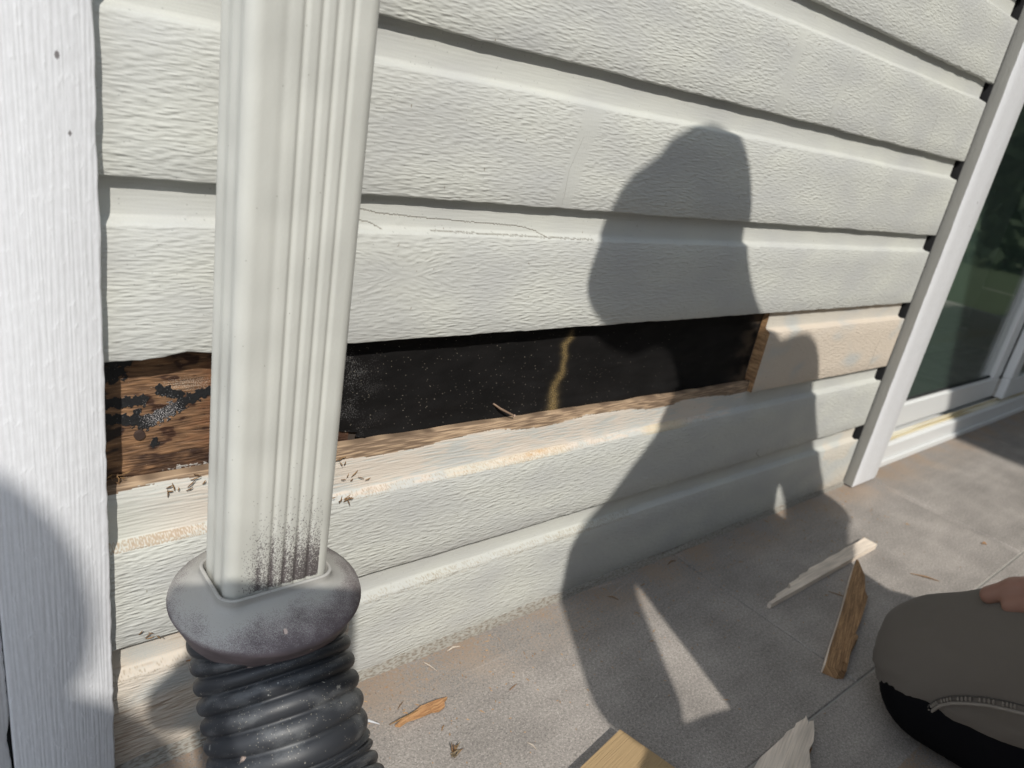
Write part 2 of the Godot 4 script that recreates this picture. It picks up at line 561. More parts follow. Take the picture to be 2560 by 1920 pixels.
func floor_textures() -> void:
	# one tile-coloured field, 1.3 m by 0.66 m, that repeats; the fresh dust and wipe marks lie where the photograph has them
	var w := 1600
	var h := 800
	var fine := noise_bytes(w, h, 0.45, 21, 1.0, 1)
	var grit := noise_bytes(w, h, 0.2, 22, 1.3, 2)
	var cloud := noise_bytes(w, h, 0.006, 23, 1.0, 3)
	var streak := noise_bytes(w, h, 0.03, 24, 5.0, 2, 20.0)
	var color := PackedByteArray()
	color.resize(w * h * 3)
	var height := PackedByteArray()
	height.resize(w * h)
	for y in h:
		var z := y * 0.000825 - 0.02
		for x in w:
			var i := y * w + x
			var f := fine[i] - 128.0
			var g := grit[i] - 128.0
			var c := cloud[i] - 128.0
			var s := streak[i] - 128.0
			var v := 1.0 + f * 0.0012 + g * 0.0010 + c * 0.0007 + s * 0.0003
			if fine[i] > 214:
				v += 0.10
			elif fine[i] < 36:
				v -= 0.12
			color[i * 3] = clampi(int(146.0 * v), 0, 255)
			color[i * 3 + 1] = clampi(int(140.0 * v), 0, 255)
			color[i * 3 + 2] = clampi(int(134.5 * v), 0, 255)
			# brown sawdust swept towards the wall, in clumps
			var dust := smooth(0.10, 0.0, z) * smooth(120.0, 190.0, grit[i] * 0.6 + cloud[i] * 0.5 + fine[i] * 0.15)
			putc(color, i * 3, Vector3(142, 120, 100), 0.75 * dust)
			height[i] = clampi(int(128.0 + f * 0.5 + g * 0.5), 0, 255)
	# pale wipe marks left by dusty hands and knees
	for k in 60:
		var cx := rng.randf_range(0.35, 1.35)
		var cz := rng.randf_range(0.30, 0.75)
		var rad := rng.randf_range(0.22, 0.62)
		var a0 := rng.randf_range(-2.1, -1.2)
		var len := rng.randf_range(0.1, 0.42)
		var strong := rng.randf_range(0.12, 0.42)
		var wide := rng.randi_range(1, 3)
		var steps := int(len * rad / 0.0006)
		for s in steps:
			var t := float(s) / steps
			var a := a0 + len * t
			var x := int((cx + cos(a) * rad - 0.2) / 0.000825)
			var y := int((cz + sin(a) * rad * 0.7 + 0.02) / 0.000825)
			for o in wide:
				if x >= 0 and x < w and y + o >= 0 and y + o < h and fine[(y + o) * w + x] > 96:
					putc(color, ((y + o) * w + x) * 3, Vector3(196, 188, 180), strong * (1.0 - absf(t * 2.0 - 1.0)))
	# crumbs ground into the surface
	for k in 900:
		var x := rng.randi_range(1, w - 3)
		var y := int(absf(rng.randfn(0.0, 0.35)) * h) % (h - 3)
		var dark := rng.randf() < 0.6
		putc(color, (y * w + x) * 3, Vector3(72, 60, 50) if dark else Vector3(214, 206, 194), rng.randf_range(0.3, 0.9))
		if rng.randf() < 0.4:
			putc(color, ((y + 1) * w + x) * 3, Vector3(72, 60, 50) if dark else Vector3(214, 206, 194), 0.5)
	var m := StandardMaterial3D.new()
	m.albedo_texture = tex_rgb(w, h, color)
	m.roughness = 0.72
	relief(m, tex_l8(w, h, height), 0.025)
	M.tile = m
	M.grout = surface(0.34, 0.33, 0.30, 0.9)
	var g := noise_bytes(256, 256, 0.06, 27, 1.0, 4)
	M.grout_dark = surface(0.16, 0.15, 0.14, 0.95)
	relief(M.grout_dark, tex_l8(256, 256, g), 0.3)
	M.grout_dark.uv1_scale = Vector3(6, 6, 6)

func wood_textures() -> void:
	# fresh and weathered wood: 512 x 256, about 0.25 m by 0.06 m
	var w := 512
	var h := 256
	var grain := noise_bytes(w, h, 0.09, 31, 12.0, 3, 12.0)
	var pores := noise_bytes(w, h, 0.5, 32, 10.0, 1)
	var cloud := noise_bytes(w, h, 0.012, 33, 3.0, 2)
	var kinds := {
		"fresh": [Vector3(150, 112, 72), Vector3(206, 168, 118)],
		"old": [Vector3(110, 82, 56), Vector3(184, 146, 104)],
		"chip": [Vector3(146, 104, 68), Vector3(200, 158, 112)],
		"rot": [Vector3(58, 36, 22), Vector3(166, 116, 70)],
	}
	for k in kinds:
		var color := PackedByteArray()
		color.resize(w * h * 3)
		for i in w * h:
			var t := clampf(grain[i] / 255.0 + (pores[i] - 128.0) * 0.0018 + (cloud[i] - 128.0) * 0.0015, 0.0, 1.0)
			var c: Vector3 = (kinds[k][0] as Vector3).lerp(kinds[k][1], t)
			if pores[i] < 40:
				c *= 0.75
			color[i * 3] = int(c.x)
			color[i * 3 + 1] = int(c.y)
			color[i * 3 + 2] = int(c.z)
		var m := StandardMaterial3D.new()
		m.albedo_texture = tex_rgb(w, h, color)
		m.roughness = 0.75
		m.uv1_scale = Vector3(4, 16, 1)
		relief(m, tex_l8(w, h, grain), 0.06)
		M["wood_" + k] = m
	var prim := StandardMaterial3D.new()
	var pc := PackedByteArray()
	pc.resize(w * h * 3)
	for i in w * h:
		var v := 1.0 + (grain[i] - 128.0) * 0.0007 + (cloud[i] - 128.0) * 0.0006
		pc[i * 3] = clampi(int(222 * v), 0, 255)
		pc[i * 3 + 1] = clampi(int(208 * v), 0, 255)
		pc[i * 3 + 2] = clampi(int(192 * v), 0, 255)
	prim.albedo_texture = tex_rgb(w, h, pc)
	prim.roughness = 0.7
	prim.uv1_scale = Vector3(4, 16, 1)
	relief(prim, tex_l8(w, h, grain), 0.05)
	M.painted_wood = prim
	# the rotten sheathing: 520 x 460 at 0.35 mm, x from 0.095 and y from 0.245
	var rw := 640
	var rh := 460
	var fib := noise_bytes(rw, rh, 0.13, 35, 9.0, 4, 10.0)
	var blot := noise_bytes(rw, rh, 0.022, 36, 2.0, 3)
	var dots := noise_bytes(rw, rh, 0.35, 37, 1.0, 1)
	var edge := noise_bytes(rw, rh, 0.07, 38, 1.0, 3)
	var rc := PackedByteArray()
	rc.resize(rw * rh * 3)
	var hb := PackedByteArray()
	hb.resize(rw * rh)
	# tar left of the torn paper: [from, to, radius]
	var tar := [[Vector2(0.100, 0.380), Vector2(0.122, 0.376), 0.0045], [Vector2(0.098, 0.366), Vector2(0.115, 0.369), 0.007], [Vector2(0.146, 0.350), Vector2(0.160, 0.346), 0.0035], [Vector2(0.146, 0.352), Vector2(0.15, 0.350), 0.004], [Vector2(0.100, 0.345), Vector2(0.133, 0.344), 0.0042], [Vector2(0.180, 0.346), Vector2(0.160, 0.338), 0.004], [Vector2(0.160, 0.337), Vector2(0.135, 0.325), 0.0058], [Vector2(0.135, 0.326), Vector2(0.105, 0.334), 0.0042], [Vector2(0.128, 0.331), Vector2(0.1295, 0.336), 0.0026], [Vector2(0.142, 0.309), Vector2(0.1425, 0.306), 0.0028]]
	for y in rh:
		var py := 0.245 + (rh - 1 - y) * 0.00035
		for x in rw:
			var px := 0.095 + x * 0.00035
			var i := y * rw + x
			var f := fib[i] - 128.0
			var b := blot[i] - 128.0
			var t := clampf(0.55 + f * 0.0035 + b * 0.003, 0.0, 1.0)
			var c := Vector3(76, 54, 38).lerp(Vector3(170, 130, 92), t)
			if b < -30.0:
				c = c.lerp(Vector3(66, 40, 26), smooth(30.0, 60.0, -b))
			# reddish wet band towards the downspout, dark rot in the corner
			c = c.lerp(Vector3(112, 66, 40), 0.5 * smooth(0.165, 0.20, px + b * 0.0002))
			c = c.lerp(Vector3(34, 24, 18), 0.85 * smooth(0.114, 0.104, px + b * 0.00016))
			c = c.lerp(Vector3(58, 40, 30), 0.6 * smooth(0.300, 0.286, py + b * 0.0002))
			hb[i] = clampi(int(128.0 + f * 0.8), 0, 255)
			if fib[i] < 30 and dots[i] > 70:
				c = c.lerp(Vector3(36, 24, 16), 0.8)
				hb[i] = clampi(hb[i] - 60, 0, 255)
			var d := 9.0
			for k in tar:
				var n := Geometry2D.get_closest_point_to_segment(Vector2(px, py), k[0], k[1])
				d = minf(d, n.distance_to(Vector2(px, py)) / k[2])
			d += (edge[i] - 128.0) * 0.0055
			if d < 1.0:
				c = Vector3(24, 25, 28)
				hb[i] = clampi(int(200.0 + (edge[i] - 128.0) * 0.3), 0, 255)
				var near := Vector2(px, py).distance_to(Vector2(0.147, 0.332))
				if dots[i] > 150 + 90 * smooth(0.006, 0.022, near):
					c = Vector3(196, 192, 188)
			# white mould along the fibres
			var mould := smooth(0.02, 0.004, Vector2((px - 0.165) * 0.6, (py - 0.354) * 2.2).length())
			if d >= 1.0 and dots[i] + mould * 100.0 > 243.0:
				c = c.lerp(Vector3(204, 196, 182), 0.7)
			# flaked old paint at the foot
			var foot := 0.276 + (edge[i] - 128.0) * 0.00005 + (fib[i] - 128.0) * 0.00003 + 0.006 * smooth(0.14, 0.16, px) - 0.004 * smooth(0.175, 0.19, px)
			if py < foot:
				c = c.lerp(Vector3(206, 204, 196), 0.9 if dots[i] < 200 else 0.3)
			rc[i * 3] = clampi(int(c.x * 0.90), 0, 255)
			rc[i * 3 + 1] = clampi(int(c.y * 0.90), 0, 255)
			rc[i * 3 + 2] = clampi(int(c.z * 0.92), 0, 255)
	var rm := StandardMaterial3D.new()
	rm.albedo_texture = tex_rgb(rw, rh, rc)
	rm.roughness = 0.7
	relief(rm, tex_l8(rw, rh, hb), 0.12)
	M.sheathing = rm

func pipe_textures() -> void:
	# downspout paint: u around (1 = full girth), v down the lowest 0.5 m
	var w := 512
	var h := 1400
	var peel := noise_bytes(w, h, 0.12, 41, 1.0, 2)
	var cloud := noise_bytes(w, h, 0.008, 42, 1.0, 2)
	var hb := PackedByteArray()
	hb.resize(w * h)
	for i in w * h:
		hb[i] = clampi(int(128.0 + (peel[i] - 128.0) * 0.16 + (cloud[i] - 128.0) * 0.3), 0, 255)
	var c := PackedByteArray()
	c.resize(w * h * 3)
	for i in w * h:
		var v := 1.0 + (cloud[i] - 128.0) * 0.0003
		c[i * 3] = clampi(int(187 * v), 0, 255)
		c[i * 3 + 1] = clampi(int(187 * v), 0, 255)
		c[i * 3 + 2] = clampi(int(180 * v), 0, 255)
	# dark flecks where the spray coat ran thin near the foot, densest in the grooves
	var groove := [0.30, 0.341, 0.3825, 0.42, 0.461]
	for k in 44000:
		var u := rng.randf_range(0.17, 0.50)
		var t := absf(rng.randfn(0.0, 0.024))
		var dense := 0.16 + 0.5 * smooth(0.36, 0.48, u) * smooth(0.045, 0.0, t)
		for g in groove:
			dense += 0.7 * exp(-pow((u - g) / 0.006, 2.0)) * smooth(0.075, 0.0, t)
		dense *= smooth(0.24, 0.34, u)
		if rng.randf() > dense:
			continue
		var x := int(u * w)
		var y := h - 1 - int((t + 0.014) / 0.0005) - rng.randi_range(0, 1)
		if y < 2:
			continue
		putc(c, (y * w + x) * 3, Vector3(80, 74, 74), rng.randf_range(0.4, 1.0))
		if rng.randf() < 0.2:
			putc(c, ((y - 1) * w + x) * 3, Vector3(80, 74, 74), 0.6)
	for k in 60:
		putc(c, (rng.randi_range(0, h - 1) * w + rng.randi_range(60, 260)) * 3, Vector3(90, 84, 74), 0.8)
	# paint runs
	for k in [[0.195, 0.50, 26, 5], [0.175, 0.355, 60, 6], [0.178, 0.31, 90, 7], [0.215, 0.285, 40, 5], [0.36, 0.44, 8, 3], [0.43, 0.375, 10, 3]]:
		var x0 := int(k[0] * w)
		var y0 := h - 1 - int((k[1] - 0.225) / 0.0005)
		for oy in range(-k[2], k[2]):
			for ox in range(-k[3], k[3] + 1):
				var q: float = pow(float(ox) / k[3], 2.0) + pow(float(oy) / k[2], 2.0)
				if q < 1.0 and y0 + oy >= 0 and y0 + oy < h:
					hb[(y0 + oy) * w + x0 + ox] = clampi(hb[(y0 + oy) * w + x0 + ox] + int(52.0 * (1.0 - q)), 0, 255)
	var m := StandardMaterial3D.new()
	m.albedo_texture = tex_rgb(w, h, c)
	m.roughness = 0.38
	relief(m, tex_l8(w, h, hb), 0.035)
	M.pipe = m
	# adapter: brown plastic under a cloud of grey overspray, u around, v from rim (0) to skirt (1)
	w = 1024
	h = 384
	var fine := noise_bytes(w, h, 0.6, 43, 1.0, 1)
	var mid := noise_bytes(w, h, 0.012, 44, 1.0, 3)
	c = PackedByteArray()
	c.resize(w * h * 3)
	for y in h:
		var v := float(y) / h
		for x in w:
			var u := float(x) / w
			var i := y * w + x
			# u 0.25 on the right, 0.5 at the front, 0.75 on the left
			var left := smooth(0.52, 0.68, u)
			var right := smooth(0.42, 0.30, u)
			var spray := lerpf(1.02, 0.16, smooth(0.16, 0.60, v)) + left * 0.6 * (1.0 - v * 0.5) + right * 0.4 * (1.0 - v) + (mid[i] - 128.0) * 0.0016
			spray -= 0.5 * smooth(0.55, 0.62, v)
			var keep := (fine[i] / 255.0) < clampf(spray, 0.0, 0.97)
			var base := Vector3(106, 95, 97) * (1.0 + (mid[i] - 128.0) * 0.0012)
			var cc := Vector3(160, 158, 153) if keep else base
			if fine[i] > 236:
				cc = cc * 0.8
			c[i * 3] = clampi(int(cc.x), 0, 255)
			c[i * 3 + 1] = clampi(int(cc.y), 0, 255)
			c[i * 3 + 2] = clampi(int(cc.z), 0, 255)
	# knocks that chipped to bare pink primer
	for k in [[0.585, 0.93, 17, 24], [0.33, 0.86, 6, 20], [0.53, 0.46, 5, 7], [0.49, 0.70, 3, 4], [0.44, 0.9, 3, 4]]:
		for oy in range(-k[3], k[3]):
			for ox in range(-k[2], k[2]):
				var x: int = int(k[0] * w) + ox
				var y: int = int(k[1] * h) + oy
				if y >= 0 and y < h and pow(float(ox) / k[2], 2.0) + pow(float(oy) / k[3], 2.0) + (mid[y * w + x] - 128.0) * 0.004 < 1.0:
					putc(c, (y * w + x) * 3, Vector3(204, 184, 172) if ox < k[2] * 0.45 else Vector3(96, 82, 82), 0.95)
	m = StandardMaterial3D.new()
	m.albedo_texture = tex_rgb(w, h, c)
	m.roughness = 0.6
	relief(m, tex_l8(w, h, fine), 0.012)
	M.adapter = m
	# hose: black polyethylene, dusty, spotted with paint
	w = 1024
	h = 512
	var dust := noise_bytes(w, h, 0.02, 45, 2.5, 4)
	fine = noise_bytes(w, h, 0.5, 46, 1.0, 1)
	c = PackedByteArray()
	c.resize(w * h * 3)
	for y in h:
		for x in w:
			var i := y * w + x
			var t := smooth(120.0, 225.0, dust[i] + (fine[i] - 128.0) * 0.25) * 0.55
			var cc := Vector3(42, 44, 48).lerp(Vector3(128, 129, 128), t * 0.8)
			if fine[i] > 243 and dust[i] > 90:
				cc = Vector3(186, 178, 160)
			c[i * 3] = int(cc.x)
			c[i * 3 + 1] = int(cc.y)
			c[i * 3 + 2] = int(cc.z)
	for k in 420:
		var x := rng.randi_range(2, w - 4)
		var y := rng.randi_range(2, h - 4)
		var s := rng.randi_range(0, 2) if rng.randf() < 0.35 else 0
		var col := Vector3(204, 196, 178) if rng.randf() < 0.7 else Vector3(150, 150, 146)
		for oy in s + 1:
			for ox in s + 1:
				putc(c, ((y + oy) * w + x + ox) * 3, col, rng.randf_range(0.5, 1.0))
	for k in 22:
		var x0 := rng.randi_range(20, w - 30)
		var y0 := rng.randi_range(14, h - 20)
		var rx := rng.randf_range(2.0, 8.0)
		var ry := rng.randf_range(1.2, 4.0)
		for oy in range(-8, 9):
			for ox in range(-14, 15):
				var q := pow(ox / rx, 2.0) + pow(oy / ry, 2.0) + (fine[(y0 + oy) * w + x0 + ox] - 128.0) * 0.009 + (dust[(y0 + oy) * w + x0 + ox] - 128.0) * 0.006
				if q < 0.8:
					putc(c, ((y0 + oy) * w + x0 + ox) * 3, Vector3(176, 172, 162) if k % 4 else Vector3(196, 172, 156), 0.8)
	m = StandardMaterial3D.new()
	m.albedo_texture = tex_rgb(w, h, c)
	m.roughness = 0.5
	M.hose = m

func paper_textures() -> void:
	# building paper: 1400 x 240 at 0.7 mm from x 0.09, y from 0.24
	var w := 1400
	var h := 240
	var cloud := noise_bytes(w, h, 0.02, 51, 2.0, 3)
	var fine := noise_bytes(w, h, 0.5, 52, 1.0, 1)
	var wide := noise_bytes(w, h, 0.03, 53, 3.0, 2)
	var c := PackedByteArray()
	c.resize(w * h * 3)
	for y in h:
		var py := 0.24 + (h - 1 - y) * 0.0007
		for x in w:
			var px := 0.09 + x * 0.0007
			var i := y * w + x
			var v := 1.0 + (cloud[i] - 128.0) * 0.0022 + (fine[i] - 128.0) * 0.0007
			var cc := Vector3(20, 19, 19) * v
			# a dusty line of sawdust that ran down where a stud sits behind
			var sx := 0.566 + (py - 0.272) * 0.07 + (wide[i] - 128.0) * 0.00004
			var q := absf(px - sx) / (0.006 + 0.004 * smooth(0.34, 0.28, py))
			var run := exp(-q * q) * smooth(0.386, 0.366, py) * (0.6 + (fine[i] - 128.0) * 0.004)
			cc = cc.lerp(Vector3(168, 142, 92), clampf(run, 0.0, 0.8))
			# white salts near the torn end
			var salt := smooth(0.355, 0.29, px) * smooth(185.0, 225.0, cloud[i] * 0.6 + fine[i] * 0.6)
			cc = cc.lerp(Vector3(150, 150, 150), 0.75 * salt)
			# lighter worn patches near the right hand end
			var worn := smooth(0.90, 0.96, px) * smooth(110.0, 190.0, cloud[i] * 0.8 + fine[i] * 0.3)
			cc = cc.lerp(Vector3(116, 98, 78), 0.6 * worn)
			c[i * 3] = clampi(int(cc.x), 0, 255)
			c[i * 3 + 1] = clampi(int(cc.y), 0, 255)
			c[i * 3 + 2] = clampi(int(cc.z), 0, 255)
	for k in 700:
		var x := int(absf(rng.randfn(0.0, 380.0)) + 285) % (w - 3)
		var y := rng.randi_range(40, h - 3)
		if x > 1200 or (x > 960 and rng.randf() < 0.8):
			continue
		putc(c, (y * w + x) * 3, Vector3(186, 176, 158), rng.randf_range(0.25, 0.95))
		if rng.randf() < 0.12:
			putc(c, (y * w + x + 1) * 3, Vector3(186, 176, 158), 0.5)
	var m := StandardMaterial3D.new()
	m.albedo_texture = tex_rgb(w, h, c)
	m.roughness = 0.8
	m.metallic_specular = 0.3
	relief(m, tex_l8(w, h, wide), 0.12)
	M.paper = m

func white_textures() -> void:
	# combed cedar under white paint: grooves run up the board. 256 x 1024 for 0.1 m x 0.7 m
	var w := 256
	var h := 1024
	var comb := noise_bytes(h, w, 0.16, 61, 16.0, 1, 5.0)
	var lump := noise_bytes(w, h, 0.05, 62, 1.0, 3)
	var tiny := noise_bytes(w, h, 0.4, 63, 1.0, 1)
	var hb := PackedByteArray()
	hb.resize(w * h)
	var c := PackedByteArray()
	c.resize(w * h * 3)
	for y in h:
		for x in w:
			var i := y * w + x
			var g := comb[x * h + y] - 128.0
			var l := lump[i] - 128.0
			var v := 128.0 + g * 0.55 + l * 0.35 + maxf(0.0, l - 62.0) * 1.5
			hb[i] = clampi(int(v), 0, 255)
			var k := 1.0 + l * 0.00015 + (tiny[i] - 128.0) * 0.00006
			c[i * 3] = clampi(int(211 * k), 0, 255)
			c[i * 3 + 1] = clampi(int(212 * k), 0, 255)
			c[i * 3 + 2] = clampi(int(215 * k), 0, 255)
	for q in [[0.813, 0.191, 3], [0.862, 0.2496, 2]]:
		var x0 := int(q[0] * w)
		var y0 := int(q[1] * h)
		for oy in range(-q[2], q[2] + 1):
			for ox in range(-q[2], q[2] + 1):
				if ox * ox + oy * oy <= q[2] * q[2]:
					putc(c, ((y0 + oy) * w + x0 + ox) * 3, Vector3(96, 92, 92), 0.8)
					hb[(y0 + oy) * w + x0 + ox] = 60
	var m := StandardMaterial3D.new()
	m.albedo_texture = tex_rgb(w, h, c)
	m.roughness = 0.5
	m.uv1_scale = Vector3(9.8, 1.4, 1)
	relief(m, tex_l8(w, h, hb), 0.045)
	M.white = m
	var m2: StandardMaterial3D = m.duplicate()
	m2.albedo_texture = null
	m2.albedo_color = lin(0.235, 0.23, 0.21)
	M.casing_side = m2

# ------------------------------------------------------------------ ground
func build_ground() -> void:
	var lawn := part("lawn", box(Vector3(-12, -0.6, -0.4), Vector3(16, -0.06, 22), 0.01), surface(0.035, 0.055, 0.018, 0.95))
	lawn.set_meta("kind", "structure")
	tag(lawn, "short green lawn beyond the tiled patio", "lawn")
	var patio := Node3D.new()
	patio.name = "patio"
	add_child(patio)
	patio.set_meta("kind", "structure")
	tag(patio, "grey stone-look tiled patio below the siding wall", "patio")
	part("grout_bed", box(Vector3(-3.2, -0.12, -0.36), Vector3(4.6, -0.0022, 2.9), 0.004), M.grout, patio)
	var size := 0.658
	var gap := 0.0024
	for row in range(0, 5):
		var z0 := 0.304 + (row - 1) * size
		var shift := 0.879 if row % 2 == 0 else 0.55
		for k in range(-6, 6):
			var x0 := shift + k * size
			if x0 < -3.2 or x0 > 3.9:
				continue
			part("floor_tile", tile_mesh(x0 + gap / 2, x0 + size - gap / 2, z0 + gap / 2, z0 + size - gap / 2, row * 0.37 if row != 0 else 0.0), M.tile, patio)

func tile_mesh(x0: float, x1: float, z0: float, z1: float, slip: float) -> ArrayMesh:
	var st := begin()
	st.set_smooth_group(-1)
	var c := 0.0012
	var uv := func(v: Vector3) -> Vector2:
		return Vector2((v.x - 0.2) / 1.32 + slip, (v.z + 0.02) / 0.66 + slip)
	var top: Array[Vector3] = [Vector3(x0 + c, 0, z0 + c), Vector3(x0 + c, 0, z1 - c), Vector3(x1 - c, 0, z1 - c), Vector3(x1 - c, 0, z0 + c)]
	var edge: Array[Vector3] = [Vector3(x0, -c, z0), Vector3(x0, -c, z1), Vector3(x1, -c, z1), Vector3(x1, -c, z0)]
	var foot: Array[Vector3] = [Vector3(x0, -0.01, z0), Vector3(x0, -0.01, z1), Vector3(x1, -0.01, z1), Vector3(x1, -0.01, z0)]
	facing2(st, top[0], top[1], top[2], Vector3.UP, uv)
	facing2(st, top[0], top[2], top[3], Vector3.UP, uv)
	for i in 4:
		var k := (i + 1) % 4
		var mid := Vector3((x0 + x1) / 2, 0, (z0 + z1) / 2)
		var out := (top[i] + top[k]) / 2 - mid
		facing2(st, top[i], top[k], edge[k], out + Vector3.UP * 0.3, uv)
		facing2(st, top[i], edge[k], edge[i], out + Vector3.UP * 0.3, uv)
		facing2(st, edge[i], edge[k], foot[k], out, uv)
		facing2(st, edge[i], foot[k], foot[i], out, uv)
	return done(st)

# ------------------------------------------------------------------ the wall
func board_profile(yb: float, yn: float, lip: float) -> Array:
	var f := yb + FACE_H + (yn - yb - PITCH) * 0.5
	# [y, z, smooth group of the strip that ends here]
	return [
		[yb + 0.016, -0.0180, 0], [yb + 0.016, -0.0082, 0], [yb, -0.0082, 0], [yb, -0.0012, 1], [yb + 0.0004, -0.0004, 2], [yb + 0.0014, 0.0, 2],
		[yb + FACE_H * 0.25, 0.0, 2], [yb + FACE_H * 0.5, 0.0, 2], [yb + FACE_H * 0.75, 0.0, 2], [f - 0.0015, 0.0, 2], [f - 0.0002, -0.0005, 2], [f + 0.0013, -0.0030, 2], [f + 0.0026, -0.0064, 2], [f + 0.0038, -0.0083, 2], [f + 0.0058, -0.0090, 2],
		[yn - 0.010, -0.0090, 2], [yn, -0.0090, 2], [yn + lip - 0.0005, -0.0090, 2], [yn + lip, -0.0096, 2], [yn + lip, -0.0180, 3], [yb + 0.016, -0.0180, 4],
	]

func board_mesh(k: int, x0: float, x1: float, row: int, segments: int, lip: float, short_channel := 0.013) -> ArrayMesh:
	var st := begin()
	var yb := board_bottom(k)
	var yn := board_bottom(k + 1)
	var prof := board_profile(yb, yn, lip)
	var rows := []
	var uvs := []
	for j in prof.size():
		var y: float = prof[j][0]
		var z: float = prof[j][1]
		var p := PackedVector3Array()
		var u := PackedVector2Array()
		var xe := x1 - (short_channel if z < -0.002 and y > yb + 0.05 else 0.0)
		for i in segments + 1:
			var x := lerpf(x0, xe, float(i) / segments)
			var dy := 0.0
			var dz := 0.0008 * soft.get_noise_2d(x * 3.0, k * 7.3 + y * 4.0)
			if j >= 2 and j <= 5:
				# the sawn lower edge wanders and is nibbled
				dy = 0.0011 * soft.get_noise_2d(x * 9.0, k * 3.1) + 0.0005 * soft.get_noise_2d(x * 60.0, k * 5.7)
				if k == 3 and x < 0.2:
					dy += 0.0022 * exp(-pow((x - 0.160) / 0.012, 2.0)) - 0.0008 * exp(-pow((x - 0.130) / 0.01, 2.0)) + 0.0005 * soft.get_noise_2d(x * 160.0, 2.2)
				if k == 6 and x > 1.2:
					dy += 0.0016 * soft.get_noise_2d(x * 45.0, 8.8)
			elif j >= 9 and j <= 14:
				dy = 0.0009 * soft.get_noise_2d(x * 5.0, k * 4.4) + 0.0004 * soft.get_noise_2d(x * 40.0, k * 2.7)
			elif j >= 17 and j <= 19 and k == 1:
				dy = -0.0095 * smooth(0.25, 0.97, x) + 0.0012 * soft.get_noise_2d(x * 12.0, 3.3)
			p.append(Vector3(x, y + dy, z + dz))
			u.append(Vector2((x - SIDING_X0) / (SIDING_W * TEXEL), (row * ROW_H + ROW_H - 0.5 - (y + dy - yb + 0.004) / TEXEL) / (ROWS * ROW_H)))
		rows.append(p)
		uvs.append(u)
	for j in range(1, prof.size()):
		st.set_smooth_group(prof[j][2])
		sheet(st, [rows[j - 1], rows[j]], [uvs[j - 1], uvs[j]])
	return done(st)

